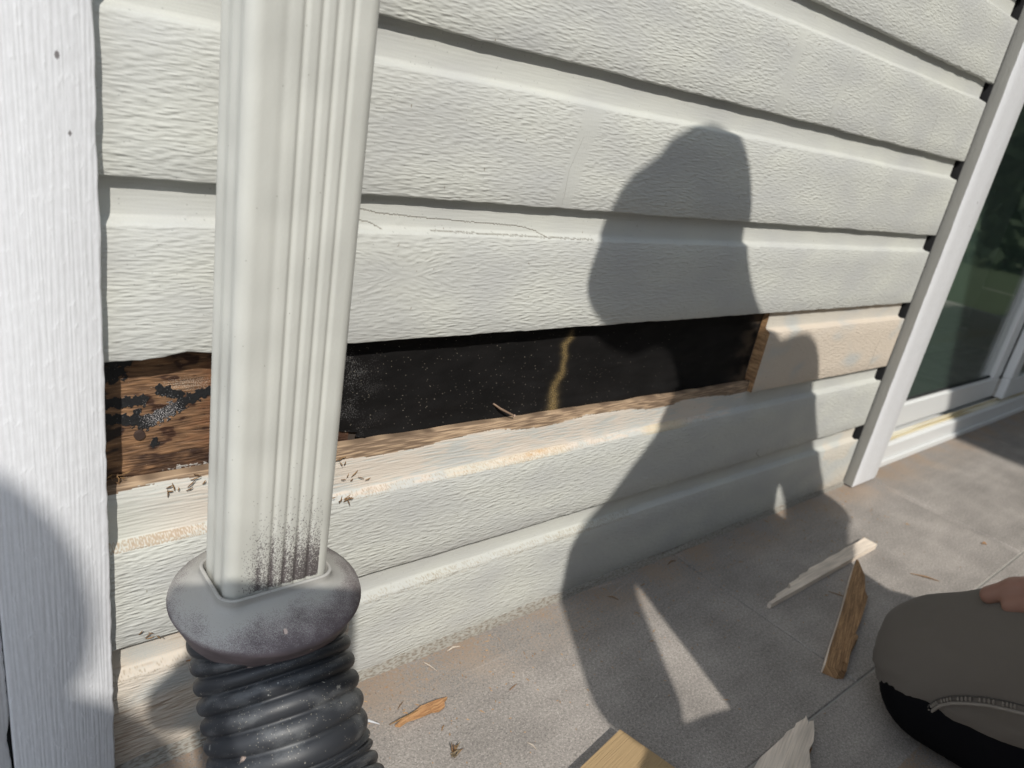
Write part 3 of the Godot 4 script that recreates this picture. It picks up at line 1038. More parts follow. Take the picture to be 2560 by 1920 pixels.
func build_wall() -> void:
	var wall := thing("siding_wall", "grey painted wooden siding wall with a long gap where a board was cut away", "wall")
	var boards := Node3D.new()
	for k in 19:
		var lip := 0.0235 if k == 1 else 0.011
		if k == 2:
			var cut := part("siding_board", board_mesh(2, 0.968, 1.4335, 2, 100, 0.011), M.siding, wall)
			cut.set_meta("label", "short primed offcut of siding left beside the door casing")
			var face := part("cut_end", end_cap(2, 0.9679), M.wood_old, cut)
			face.set_meta("label", "raw brown sawn end of the siding")
			continue
		var b := part("siding_board", board_mesh(k, 0.075, 1.4335, k if k < ROWS else k % 3 + 4, 260 if k < 8 else 20, lip), M.siding, wall)
		if k == 1:
			b.set_meta("label", "siding board below the gap with its bare brown upper lip")
	boards.free()
	# behind the boards
	part("sheathing", box(Vector3(-0.6, 0.0, -0.06), Vector3(1.62, 2.42, -0.0235), 0.001), surface(0.06, 0.045, 0.035, 0.9), wall)
	var st := begin()
	st.set_smooth_group(1)
	var rows := []
	var uvs := []
	for j in 30:
		var p := PackedVector3Array()
		var u := PackedVector2Array()
		var y := 0.247 + j * 0.0052
		for i in 60:
			var x := 0.097 + i * 0.0036
			p.append(Vector3(x, y, -0.0215 + 0.0011 * soft.get_noise_2d(x * 14.0, y * 70.0)))
			u.append(Vector2((x - 0.095) / 0.224, 1.0 - (y - 0.245) / 0.161))
		rows.append(p)
		uvs.append(u)
	sheet(st, rows, uvs)
	var rot := part("rotten_sheathing", done(st), M.sheathing, wall)
	rot.set_meta("label", "rotten brown sheathing with scraps of black tar paper behind the gap")
	# building paper, torn at its near end
	st = begin()
	st.set_smooth_group(1)
	rows = []
	uvs = []
	for j in 72:
		var p := PackedVector3Array()
		var u := PackedVector2Array()
		var y := 0.252 + j * 0.0021
		var tear := 0.262 + 0.006 * soft.get_noise_1d(y * 90.0) + 0.004 * soft.get_noise_1d(y * 320.0)
		tear = lerpf(tear, 0.3185 + 0.009 * soft.get_noise_1d(y * 200.0 + 7.0), smooth(0.306, 0.286, y) * smooth(0.262, 0.266, y))
		for i in 220:
			var t := float(i) / 219.0
			var x := lerpf(tear, 1.44, pow(t, 1.3))
			var z := -0.0192 + 0.0010 * soft.get_noise_2d(x * 6.0, y * 12.0) + 0.0006 * soft.get_noise_2d(x * 22.0, y * 40.0)
			# the foot of the sheet curls out over the lip
			z += 0.0045 * smooth(0.292, 0.278, y) * (0.7 + 0.3 * soft.get_noise_1d(x * 8.0))
			z += 0.0008 * exp(-pow((x - 0.57) / 0.006, 2.0))
			if k_in(i, 0, 1):
				z += 0.001
			p.append(Vector3(x, y, z))
			u.append(Vector2((x - 0.09) / 0.98, 1.0 - (y - 0.24) / 0.168))
		rows.append(p)
		uvs.append(u)
	sheet(st, rows, uvs)
	var paper := part("building_paper", done(st), M.paper, wall)
	paper.set_meta("label", "torn black building paper dusted with sawdust inside the gap")
	# dark paper behind the joint beside the casing and above
	part("felt_flap", box(Vector3(1.4374, 0.0, -0.0194), Vector3(1.4391, 2.1, -0.0008), 0.0002), M.black, wall)
	part("felt_strip", box(Vector3(1.36, 0.0, -0.0229), Vector3(1.4395, 2.42, -0.0195), 0.0005), M.black, wall)
	# bead of caulk and grime along the foot
	st = begin()
	st.set_smooth_group(1)
	rows = []
	uvs = []
	var prof := [Vector2(0.0105, -0.006), Vector2(0.0095, 0.0006), Vector2(0.0068, 0.0022), Vector2(0.0034, 0.0042), Vector2(0.0010, 0.0066), Vector2(-0.002, 0.0080)]
	for j in range(prof.size() - 1, -1, -1):
		var p := PackedVector3Array()
		var u := PackedVector2Array()
		for i in 320:
			var x := lerpf(0.076, 1.437, i / 319.0)
			var n := 1.0 + 0.35 * soft.get_noise_2d(x * 8.0, j * 0.7) + 0.18 * soft.get_noise_2d(x * 50.0, j * 1.7)
			n *= 1.0 - 0.35 * smooth(0.5, 1.0, x)
			p.append(Vector3(x, prof[j].x * (n if j > 0 else 1.0), maxf(0.0006, prof[j].y * n) if j > 0 else -0.006))
			u.append(Vector2(x * 2.0, j * 0.2))
		rows.append(p)
		uvs.append(u)
	sheet(st, rows, uvs)
	part("caulk_bead", done(st), M.caulk if M.has("caulk") else surface(0.42, 0.41, 0.38, 0.8), wall)
	# nails
	var nail := part("nail", tube([Vector3(0.479, 0.2975, -0.020), Vector3(0.485, 0.2935, -0.014), Vector3(0.495, 0.2885, -0.009), Vector3(0.500, 0.2862, -0.0062)], [0.0011, 0.0013, 0.0012, 0.0012], 8), M.steel, wall)
	nail.set_meta("label", "bent rusty nail sticking out of the black paper")
	part("nail_tip", tube([Vector3(0.4995, 0.2864, -0.0064), Vector3(0.5003, 0.2860, -0.0058)], [0.0019, 0.0017], 10), surface(0.5, 0.36, 0.28, 0.5), nail)
	var head := part("nail_head", tube([Vector3(0.131, 0.3165, -0.0215), Vector3(0.131, 0.3162, -0.0192)], [0.0042, 0.0038], 14), surface(0.05, 0.03, 0.024, 0.8), wall)
	head.set_meta("label", "rust-brown nail head in the rotten sheathing")

func k_in(i: int, a: int, b: int) -> bool:
	return i >= a and i <= b

func end_cap(k: int, x: float) -> ArrayMesh:
	var prof := board_profile(board_bottom(k), board_bottom(k + 1), 0.011)
	var poly := PackedVector2Array()
	for j in range(1, prof.size()):
		poly.append(Vector2(prof[j][0], prof[j][1]))
	var tris := Geometry2D.triangulate_polygon(poly)
	var st := begin()
	st.set_smooth_group(-1)
	for t in tris.size() / 3:
		var v := []
		for q in 3:
			var p := poly[tris[t * 3 + q]]
			v.append(Vector3(x, p.x, p.y))
		facing2(st, v[0], v[1], v[2], Vector3.LEFT, func(w: Vector3) -> Vector2: return Vector2(w.z * 1.5, w.y * 0.5))
	return done(st)

func build_corner_boards() -> void:
	# two vertical boards that meet in a painted joint, opened at the foot
	for n in 2:
		var st := begin()
		st.set_smooth_group(1)
		var rows := []
		var uvs := []
		var steps := 240
		for j in steps + 1:
			var y := -0.005 + 2.42 * pow(float(j) / steps, 1.7)
			var open := 0.0
			if y < 0.12:
				open = 0.0012 * smooth(0.118, 0.104, y) + 0.0021 * smooth(0.104, 0.088, y) - 0.0016 * smooth(0.09, 0.078, y) + 0.0007 * soft.get_noise_1d(y * 260.0)
			var dash := 0.0005 if soft.get_noise_1d(y * 120.0) > 0.12 and y < 0.22 else 0.0
			var wob := 0.0007 * soft.get_noise_1d(y * 24.0 + n * 30.0) + 0.0005 * soft.get_noise_1d(y * 110.0 + n * 30.0)
			var xl := 0.0330 if n == 0 else -0.075
			var xr := 0.1022 + wob if n == 0 else 0.0329 - open - dash
			var zf := 0.0110 if n == 0 else 0.0106
			var r := 0.0016
			var p := PackedVector3Array()
			var u := PackedVector2Array()
			for q in [Vector2(xl, -0.02), Vector2(xl, zf - r), Vector2(xl + r * 0.3, zf - r * 0.3), Vector2(xl + r, zf), Vector2(lerpf(xl, xr, 0.5), zf), Vector2(xr - r, zf), Vector2(xr - r * 0.3, zf - r * 0.3), Vector2(xr, zf - r), Vector2(xr, -0.02)]:
				p.append(Vector3(q.x, y, q.y + 0.0004 * soft.get_noise_2d(q.x * 30.0, y * 6.0)))
				u.append(Vector2(q.x + (0.0 if n == 0 else 0.31), -y))
			rows.append(p)
			uvs.append(u)
		sheet(st, rows, uvs)
		var o := thing("corner_board", "white painted corner board with fine vertical grooves, right against the siding" if n == 0 else "white board left of the cracked joint at the picture's edge", "trim board")
		part("board", done(st), M.white, o)
		if n == 0:
			part("joint_filler", box(Vector3(0.0285, -0.005, -0.02), Vector3(0.0334, 2.4, 0.0032), 0.0003), M.black, o)

# ------------------------------------------------------------------ the patio door
func build_door() -> void:
	var door := thing("patio_door", "white framed sliding glass patio door at the end of the siding", "door")
	# casing: white front, side left in the siding's grey
	var st := begin()
	st.set_smooth_group(1)
	var rows := []
	var uvs := []
	for j in 161:
		var y := 0.004 + 2.1 * pow(j / 160.0, 1.3)
		var p := PackedVector3Array()
		var u := PackedVector2Array()
		for q in [Vector2(1.4402, 0.0180), Vector2(1.4412, 0.0189), Vector2(1.47, 0.0190), Vector2(1.51, 0.0190), Vector2(1.5405, 0.0190), Vector2(1.5425, 0.0182), Vector2(1.543, 0.016), Vector2(1.543, -0.02)]:
			p.append(Vector3(q.x, y, q.y + 0.0005 * soft.get_noise_2d(q.x * 40.0, y * 9.0)))
			u.append(Vector2(q.x, -y))
		rows.append(p)
		uvs.append(u)
	sheet(st, rows, uvs)
	var casing := part("casing", done(st), M.white, door)
	st = begin()
	st.set_smooth_group(1)
	rows = []
	uvs = []
	for j in 161:
		var y := 0.004 + 2.1 * pow(j / 160.0, 1.3)
		var p := PackedVector3Array()
		var u := PackedVector2Array()
		var edge := 0.0174 + 0.0007 * soft.get_noise_1d(y * 22.0) + 0.0004 * soft.get_noise_1d(y * 90.0)
		for q in [Vector2(1.4394, -0.02), Vector2(1.4394, 0.0), Vector2(1.4395, edge - 0.002), Vector2(1.4402, edge + 0.0006)]:
			p.append(Vector3(q.x + 0.0003 * soft.get_noise_2d(q.y * 60.0, y * 30.0), y, q.y))
			u.append(Vector2(q.y * 0.7, -y))
		rows.append(p)
		uvs.append(u)
	sheet(st, rows, uvs)
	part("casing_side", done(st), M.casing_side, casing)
	part("casing_foot", box(Vector3(1.4398, 0.003, -0.02), Vector3(1.5428, 0.0045, 0.0186), 0.0003), M.white, casing)
	# vinyl frame
	var frame := part("frame", box(Vector3(1.5436, 0.0, -0.10), Vector3(1.566, 2.08, 0.0125), 0.002), M.vinyl, door)
	part("jamb", box(Vector3(1.5662, 0.062, -0.10), Vector3(1.60, 2.08, -0.018), 0.003), M.vinyl, frame)
	part("head", box(Vector3(1.5664, 2.03, -0.10), Vector3(3.3, 2.08, 0.0), 0.003), M.vinyl, frame)
	# sill with a dirty track
	var sill := part("sill", box(Vector3(1.5664, 0.0, -0.10), Vector3(3.4, 0.052, -0.010), 0.004), M.vinyl, door)
	part("drip_edge", box(Vector3(1.5664, 0.0, -0.0098), Vector3(3.4, 0.014, -0.004), 0.003), M.vinyl, sill)
	var stained := surface(0.62, 0.55, 0.38, 0.5)
	var tt := noise_bytes(512, 16, 0.08, 81, 14.0, 2)
	var tc := PackedByteArray()
	tc.resize(512 * 16 * 3)
	for i in 512 * 16:
		var v := smooth(90.0, 190.0, tt[i])
		var cc := Vector3(224, 220, 204).lerp(Vector3(190, 174, 136), v)
		tc[i * 3] = int(cc.x)
		tc[i * 3 + 1] = int(cc.y)
		tc[i * 3 + 2] = int(cc.z)
	stained.albedo_color = Color.WHITE
	stained.albedo_texture = tex_rgb(512, 16, tc)
	stained.uv1_scale = Vector3(0.7, 30, 1)
	var track := part("track", box(Vector3(1.5664, 0.0522, -0.034), Vector3(3.4, 0.0565, -0.019), 0.002), stained, sill)
	track.set_meta("label", "yellowed door track full of grime")
	part("track_rail", box(Vector3(1.5664, 0.0577, -0.029), Vector3(3.4, 0.0655, -0.026), 0.001), stained, sill)
	# sliding sash
	var sash := part("sash", box(Vector3(1.58, 0.0665, -0.062), Vector3(2.36, 0.128, -0.036), 0.004), M.vinyl, door)
	part("stile", box(Vector3(1.58, 0.1282, -0.062), Vector3(1.625, 2.02, -0.038), 0.003), M.vinyl, sash)
	part("stile", box(Vector3(2.30, 0.1282, -0.062), Vector3(2.36, 2.02, -0.0365), 0.003), M.vinyl, sash)
	part("gasket", box(Vector3(1.6252, 0.1282, -0.0545), Vector3(2.2998, 0.1335, -0.0445), 0.001), M.black, sash)
	var glass := StandardMaterial3D.new()
	glass.albedo_color = Color(0.50, 0.62, 0.56, 0.10)
	glass.transparency = BaseMaterial3D.TRANSPARENCY_ALPHA
	glass.roughness = 0.02
	var pane := part("pane", box(Vector3(1.6252, 0.1337, -0.052), Vector3(2.2998, 2.02, -0.048), 0.0004), glass, sash)
	pane.set_meta("label", "green tinted glass pane mirroring the garden")
	# fixed panel beyond
	var fixed := part("fixed_sash", box(Vector3(2.365, 0.0665, -0.036), Vector3(3.34, 0.128, -0.012), 0.003), M.vinyl, door)
	part("stile", box(Vector3(2.365, 0.1282, -0.036), Vector3(2.425, 2.02, -0.012), 0.003), M.vinyl, fixed)
	part("stile", box(Vector3(3.28, 0.1282, -0.036), Vector3(3.34, 2.02, -0.012), 0.003), M.vinyl, fixed)
	part("pane", box(Vector3(2.4252, 0.1282, -0.026), Vector3(3.2798, 2.02, -0.022), 0.0004), glass, fixed)
	part("latch_pin", box(Vector3(2.352, 0.070, -0.0355), Vector3(2.3605, 0.122, -0.0315), 0.001), surface(0.35, 0.33, 0.3, 0.6), sash)

# ------------------------------------------------------------------ what stands round about
func build_surroundings() -> void:
	# the room behind the glass
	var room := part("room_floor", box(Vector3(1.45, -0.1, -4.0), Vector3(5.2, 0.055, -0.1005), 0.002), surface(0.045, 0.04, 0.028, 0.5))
	room.set_meta("kind", "structure")
	tag(room, "dark olive floor inside the patio door", "floor")
	var mat_ := thing("door_mat", "purple-grey doormat lying inside the patio door", "mat", Vector3(2.62, 0.0552, -0.24))
	part("pile", slab(PackedVector2Array([Vector2(-0.27, 0.1), Vector2(-0.27, -0.005), Vector2(-0.02, -0.09), Vector2(0.40, -0.09), Vector2(0.45, 0.1)]), 0.0, 0.012, Vector2(1, 0)), surface(0.05, 0.048, 0.056, 0.95), mat_)
	for k in 3:
		part("rib", box(Vector3(-0.02, 0.0121, -0.07 + k * 0.045), Vector3(0.39, 0.0150, -0.045 + k * 0.045), 0.001), surface(0.07, 0.066, 0.08, 0.95), mat_)
	var cab := thing("cabinet", "white cabinet end with a plinth seen through the glass", "cabinet", Vector3(2.4, 0.055, -0.62))
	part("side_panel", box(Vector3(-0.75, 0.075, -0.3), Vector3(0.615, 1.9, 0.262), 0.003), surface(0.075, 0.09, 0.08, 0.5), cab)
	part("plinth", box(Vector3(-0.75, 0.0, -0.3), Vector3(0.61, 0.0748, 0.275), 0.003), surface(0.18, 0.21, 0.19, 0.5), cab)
	var post := thing("curtain", "narrow pale curtain edge hanging inside the glass", "curtain", Vector3(2.63, 0.055, -0.135))
	part("fold", tube([Vector3(0, 0.01, 0), Vector3(0.002, 1.0, 0), Vector3(0, 1.95, 0)], [0.014, 0.014, 0.014], 10), surface(0.12, 0.14, 0.12, 0.8), post)
	part("fold", tube([Vector3(0.03, 0.01, -0.004), Vector3(0.033, 1.0, -0.004), Vector3(0.03, 1.95, -0.004)], [0.013, 0.013, 0.013], 10), surface(0.10, 0.12, 0.10, 0.8), post)
	var walls := Node3D.new()
	walls.name = "room_walls"
	add_child(walls)
	walls.set_meta("kind", "structure")
	tag(walls, "dark walls of the room behind the glass", "wall")
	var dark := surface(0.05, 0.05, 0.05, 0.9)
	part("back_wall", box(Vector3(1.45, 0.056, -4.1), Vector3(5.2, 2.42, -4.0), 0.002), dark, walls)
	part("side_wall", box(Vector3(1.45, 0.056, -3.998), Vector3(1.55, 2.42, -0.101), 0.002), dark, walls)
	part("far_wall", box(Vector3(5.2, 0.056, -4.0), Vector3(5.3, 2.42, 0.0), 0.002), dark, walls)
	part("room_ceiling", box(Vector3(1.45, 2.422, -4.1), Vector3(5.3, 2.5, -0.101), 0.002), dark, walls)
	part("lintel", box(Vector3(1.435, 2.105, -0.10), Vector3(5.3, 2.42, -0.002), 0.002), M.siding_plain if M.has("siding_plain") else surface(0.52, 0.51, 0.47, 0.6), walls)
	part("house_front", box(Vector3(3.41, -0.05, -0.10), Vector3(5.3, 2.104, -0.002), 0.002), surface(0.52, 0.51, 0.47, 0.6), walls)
	var slab_ := part("balcony", box(Vector3(0.80, 2.43, -0.1), Vector3(6.0, 2.6, 3.1), 0.01), surface(0.5, 0.49, 0.46, 0.8))
	slab_.set_meta("kind", "structure")
	tag(slab_, "balcony slab above the patio door, out of the picture", "balcony")
	# a clipped hedge across the lawn, which the glass mirrors
	var st := begin()
	st.set_smooth_group(-1)
	for k in 20000:
		var p := Vector3(rng.randf_range(-6.0, 15.0), 0, 0)
		var h := rng.randf()
		p.y = -0.05 + 5.4 * h
		p.z = 7.6 + rng.randf_range(-0.55, 0.25) * (1.1 - 0.3 * h) + 0.25 * soft.get_noise_2d(p.x * 0.8, p.y)
		p.y += 0.25 * soft.get_noise_1d(p.x * 0.7)
		var a := Vector3(rng.randfn(), rng.randfn(), rng.randfn()).normalized() * rng.randf_range(0.07, 0.15)
		var b := a.cross(Vector3(rng.randfn(), rng.randfn(), rng.randfn())).normalized() * 0.07
		tri(st, p - a, p + b, p + a)
		tri(st, p - a, p + a, p - b)
	for k in 16000:
		var p := Vector3(0, 0, rng.randf_range(-1.5, 8.0))
		var h := rng.randf()
		p.y = -0.05 + 5.4 * h
		p.x = 8.6 + rng.randf_range(-0.5, 0.25) + 0.3 * soft.get_noise_2d(p.z * 0.8, p.y)
		var a := Vector3(rng.randfn(), rng.randfn(), rng.randfn()).normalized() * rng.randf_range(0.07, 0.15)
		var b := a.cross(Vector3(rng.randfn(), rng.randfn(), rng.randfn())).normalized() * 0.07
		tri(st, p - a, p + b, p + a)
		tri(st, p - a, p + a, p - b)
	var hedge := part("hedge", done(st), surface(0.035, 0.055, 0.022, 0.8))
	hedge.set_meta("kind", "stuff")
	tag(hedge, "tall green hedge across the lawn mirrored in the glass", "hedge")
	var trunk := part("garden_fence", box(Vector3(-6.5, -0.06, 8.0), Vector3(15.5, 4.6, 8.06), 0.004), surface(0.10, 0.08, 0.06, 0.9))
	part("side_run", box(Vector3(9.0, -0.06, -2.0), Vector3(9.06, 4.6, 7.99), 0.004), surface(0.10, 0.08, 0.06, 0.9), trunk)
	trunk.set_meta("kind", "structure")
	tag(trunk, "tall dark timber fence behind the hedge", "fence")

# ------------------------------------------------------------------ downspout, adapter, hose
func pipe_outline(grow: float, ribs: float) -> PackedVector2Array:
	# clockwise from the back left corner as seen from above: left side, front, right side, back
	var x0 := 0.157 - grow
	var x1 := 0.2355 + grow
	var z0 := 0.049 - grow
	var z1 := 0.1 + grow
	var r := 0.0085 + grow
	var out := PackedVector2Array()
	# left side from back to front
	for c in [[Vector2(x0 + r, z0 + r), PI, 1.5 * PI, -1]]:
		for k in 7:
			var a := 1.5 * PI - (PI / 2) * k / 6.0
			out.append(c[0] + Vector2(cos(a), sin(a)) * r)
	for k in range(1, 12):
		var t := k / 12.0
		var z := lerpf(z0 + r, z1 - r, t)
		out.append(Vector2(x0 + ribs * 0.0012 * (0.5 - 0.5 * cos(t * TAU * 2.0)), z))
	for k in 9:
		var a := PI - (PI / 2) * k / 8.0
		out.append(Vector2(x0 + r, z1 - r) + Vector2(cos(a), sin(a)) * r)
	for k in range(1, 110):
		var t := k / 110.0
		var x := lerpf(x0 + r, x1 - r, t)
		var dip := 0.0
		for g in [0.365, 0.53, 0.68, 0.84]:
			dip += exp(-pow((t - g) / 0.026, 2.0))
		dip += 0.4 * exp(-pow((t - 0.20) / 0.045, 2.0))
		out.append(Vector2(x, z1 - ribs * 0.0013 * dip + ribs * 0.0005 * sin(t * PI)))
	for k in 9:
		var a := PI / 2 - (PI / 2) * k / 8.0
		out.append(Vector2(x1 - r, z1 - r) + Vector2(cos(a), sin(a)) * r)
	for k in range(1, 6):
		out.append(Vector2(x1, lerpf(z1 - r, z0 + r, k / 6.0)))
	for k in 7:
		var a := -(PI / 2) * k / 6.0
		out.append(Vector2(x1 - r, z0 + r) + Vector2(cos(a), sin(a)) * r)
	for k in range(1, 6):
		out.append(Vector2(lerpf(x1 - r, x0 + r, k / 6.0), z0))
	out.append(out[0])
	return out

func build_downspout() -> void:
	var spout := thing("downspout", "ribbed pale grey downspout running down the siding", "downspout")
	var ring := pipe_outline(0.0, 1.0)
	var st := begin()
	st.set_smooth_group(1)
	var girth := PackedFloat32Array([0.0])
	for i in range(1, ring.size()):
		girth.append(girth[i - 1] + ring[i].distance_to(ring[i - 1]))
	var rows := []
	var uvs := []
	for j in 61:
		var y := 0.222 + (2.42 - 0.222) * pow(j / 60.0, 1.5)
		var p := PackedVector3Array()
		var u := PackedVector2Array()
		for i in ring.size():
			p.append(Vector3(ring[i].x, y, ring[i].y))
			u.append(Vector2(girth[i] / girth[-1], 1.0 - (y - 0.225) / 0.7))
		rows.append(p)
		uvs.append(u)
	sheet(st, rows, uvs)
	part("pipe", done(st), M.pipe, spout)
	# strap high up that holds the pipe
	part("bracket", box(Vector3(0.150, 1.30, -0.001), Vector3(0.242, 1.33, 0.0488), 0.001), M.vinyl, spout)

	var adapter := thing("pipe_adapter", "round plastic adapter collar joining downspout to hose, dusted with grey overspray", "pipe fitting")
	var c := Vector2(0.198, 0.075)
	var rim_in := pipe_outline(0.0016, 0.0)
	var rim_out := pipe_outline(0.0048, 0.0)
	st = begin()
	rows = []
	uvs = []
	# rings from the skirt up to the lip
	var levels := [[0.193, 0.0595, 0.0, 0.97], [0.1955, 0.0618, 0.0, 0.93], [0.2130, 0.0703, 0.0, 0.66], [0.2155, 0.0715, 0.0, 0.60], [0.2185, 0.0705, 0.0, 0.56], [0.2240, 0.066, 0.12, 0.48], [0.2280, 0.060, 0.38, 0.38], [0.2305, 0.055, 0.66, 0.28], [0.2330, 0.05, 0.90, 0.18], [0.2345, 0.05, 1.0, 0.10], [0.2385, 0.05, 1.0, 0.05]]
	for l in levels:
		var p := PackedVector3Array()
		var u := PackedVector2Array()
		for i in rim_out.size():
			var d := rim_out[i] - c
			var a := d.angle()
			var q: Vector2 = (c + Vector2.from_angle(a) * l[1]).lerp(rim_out[i], l[2])
			p.append(Vector3(q.x, l[0], q.y))
			u.append(Vector2(fposmod(a / TAU + 0.25, 1.0), l[3]))
		rows.append(p)
		uvs.append(u)
	for row in uvs:
		unwrap(row)
	for j in range(1, rows.size()):
		st.set_smooth_group(1 if j <= 2 else 2)
		sheet(st, [rows[j - 1], rows[j]], [uvs[j - 1], uvs[j]])
	part("hood", done(st), M.adapter, adapter)
	st = begin()
	rows = [rows[-1]]
	uvs = [uvs[-1]]
	for l in [[0.2393, 0.0041], [0.2393, 0.0027], [0.2385, 0.0020], [0.222, 0.0020]]:
		var o := pipe_outline(l[1], 0.0)
		var p := PackedVector3Array()
		for i in o.size():
			p.append(Vector3(o[i].x, l[0], o[i].y))
		rows.append(p)
		uvs.append(uvs[0])
	st.set_smooth_group(1)
	sheet(st, rows, uvs)
	part("lip", done(st), M.adapter, adapter)

	# hose: ribs on a curved axis that leans out over the patio
	var hose := thing("drain_hose", "black corrugated drain hose hanging from the adapter to the patio", "hose")
	st = begin()
	st.set_smooth_group(1)
	rows = []
	uvs = []
	var axis := Curve3D.new()
	axis.bake_interval = 0.004
	axis.add_point(Vector3(0.197, 0.207, 0.076), Vector3.ZERO, Vector3(0.0, -0.035, 0.004))
	axis.add_point(Vector3(0.195, 0.115, 0.142), Vector3(0.001, 0.035, -0.022), Vector3(-0.001, -0.035, 0.022))
	axis.add_point(Vector3(0.205, 0.062, 0.30), Vector3(0.0, 0.0, -0.06), Vector3(0.0, 0.0, 0.1))
	axis.add_point(Vector3(0.23, 0.061, 0.62), Vector3(-0.01, 0.0, -0.1))
	var length := 0.42
	var rib := 0.0142
	var per := 10
	var count := int(length / rib) * per
	var full := axis.get_baked_length()
	var sides := 72
	var side := Vector3.RIGHT
	for j in count + 1:
		var s := j * rib / per
		var o := axis.sample_baked(minf(s, full))
		var dir := (axis.sample_baked(minf(s + 0.003, full)) - axis.sample_baked(maxf(s - 0.003, 0.0))).normalized()
		side = (side - dir * side.dot(dir)).normalized()
		var front := side.cross(dir).normalized()
		var t := fposmod(float(j) / per, 1.0)
		var r := 0.0535 + 0.0058 * pow(maxf(0.0, sin(PI * t)), 0.5)
		var p := PackedVector3Array()
		var u := PackedVector2Array()
		for i in sides + 1:
			var a := TAU * i / sides
			p.append(o + (side * cos(a) - front * sin(a)) * r)
			u.append(Vector2(float(i) / sides, s / 0.2))
		rows.append(p)
		uvs.append(u)
	rows.reverse()
	uvs.reverse()
	sheet(st, rows, uvs)
	part("corrugated_tube", done(st), M.hose, hose)

func unwrap(row: PackedVector2Array) -> void:
	pass

# ------------------------------------------------------------------ loose pieces
func jag(a: Vector2, b: Vector2, n: int, amount: float, salt: float) -> PackedVector2Array:
	var out := PackedVector2Array()
	var side := (b - a).orthogonal().normalized()
	for k in n:
		var t := float(k) / n
		var step := wood_noise.get_noise_1d(salt * 100.0 + floor(t * n * 0.6) * 37.0)
		out.append(a.lerp(b, t) + side * amount * step)
	return out

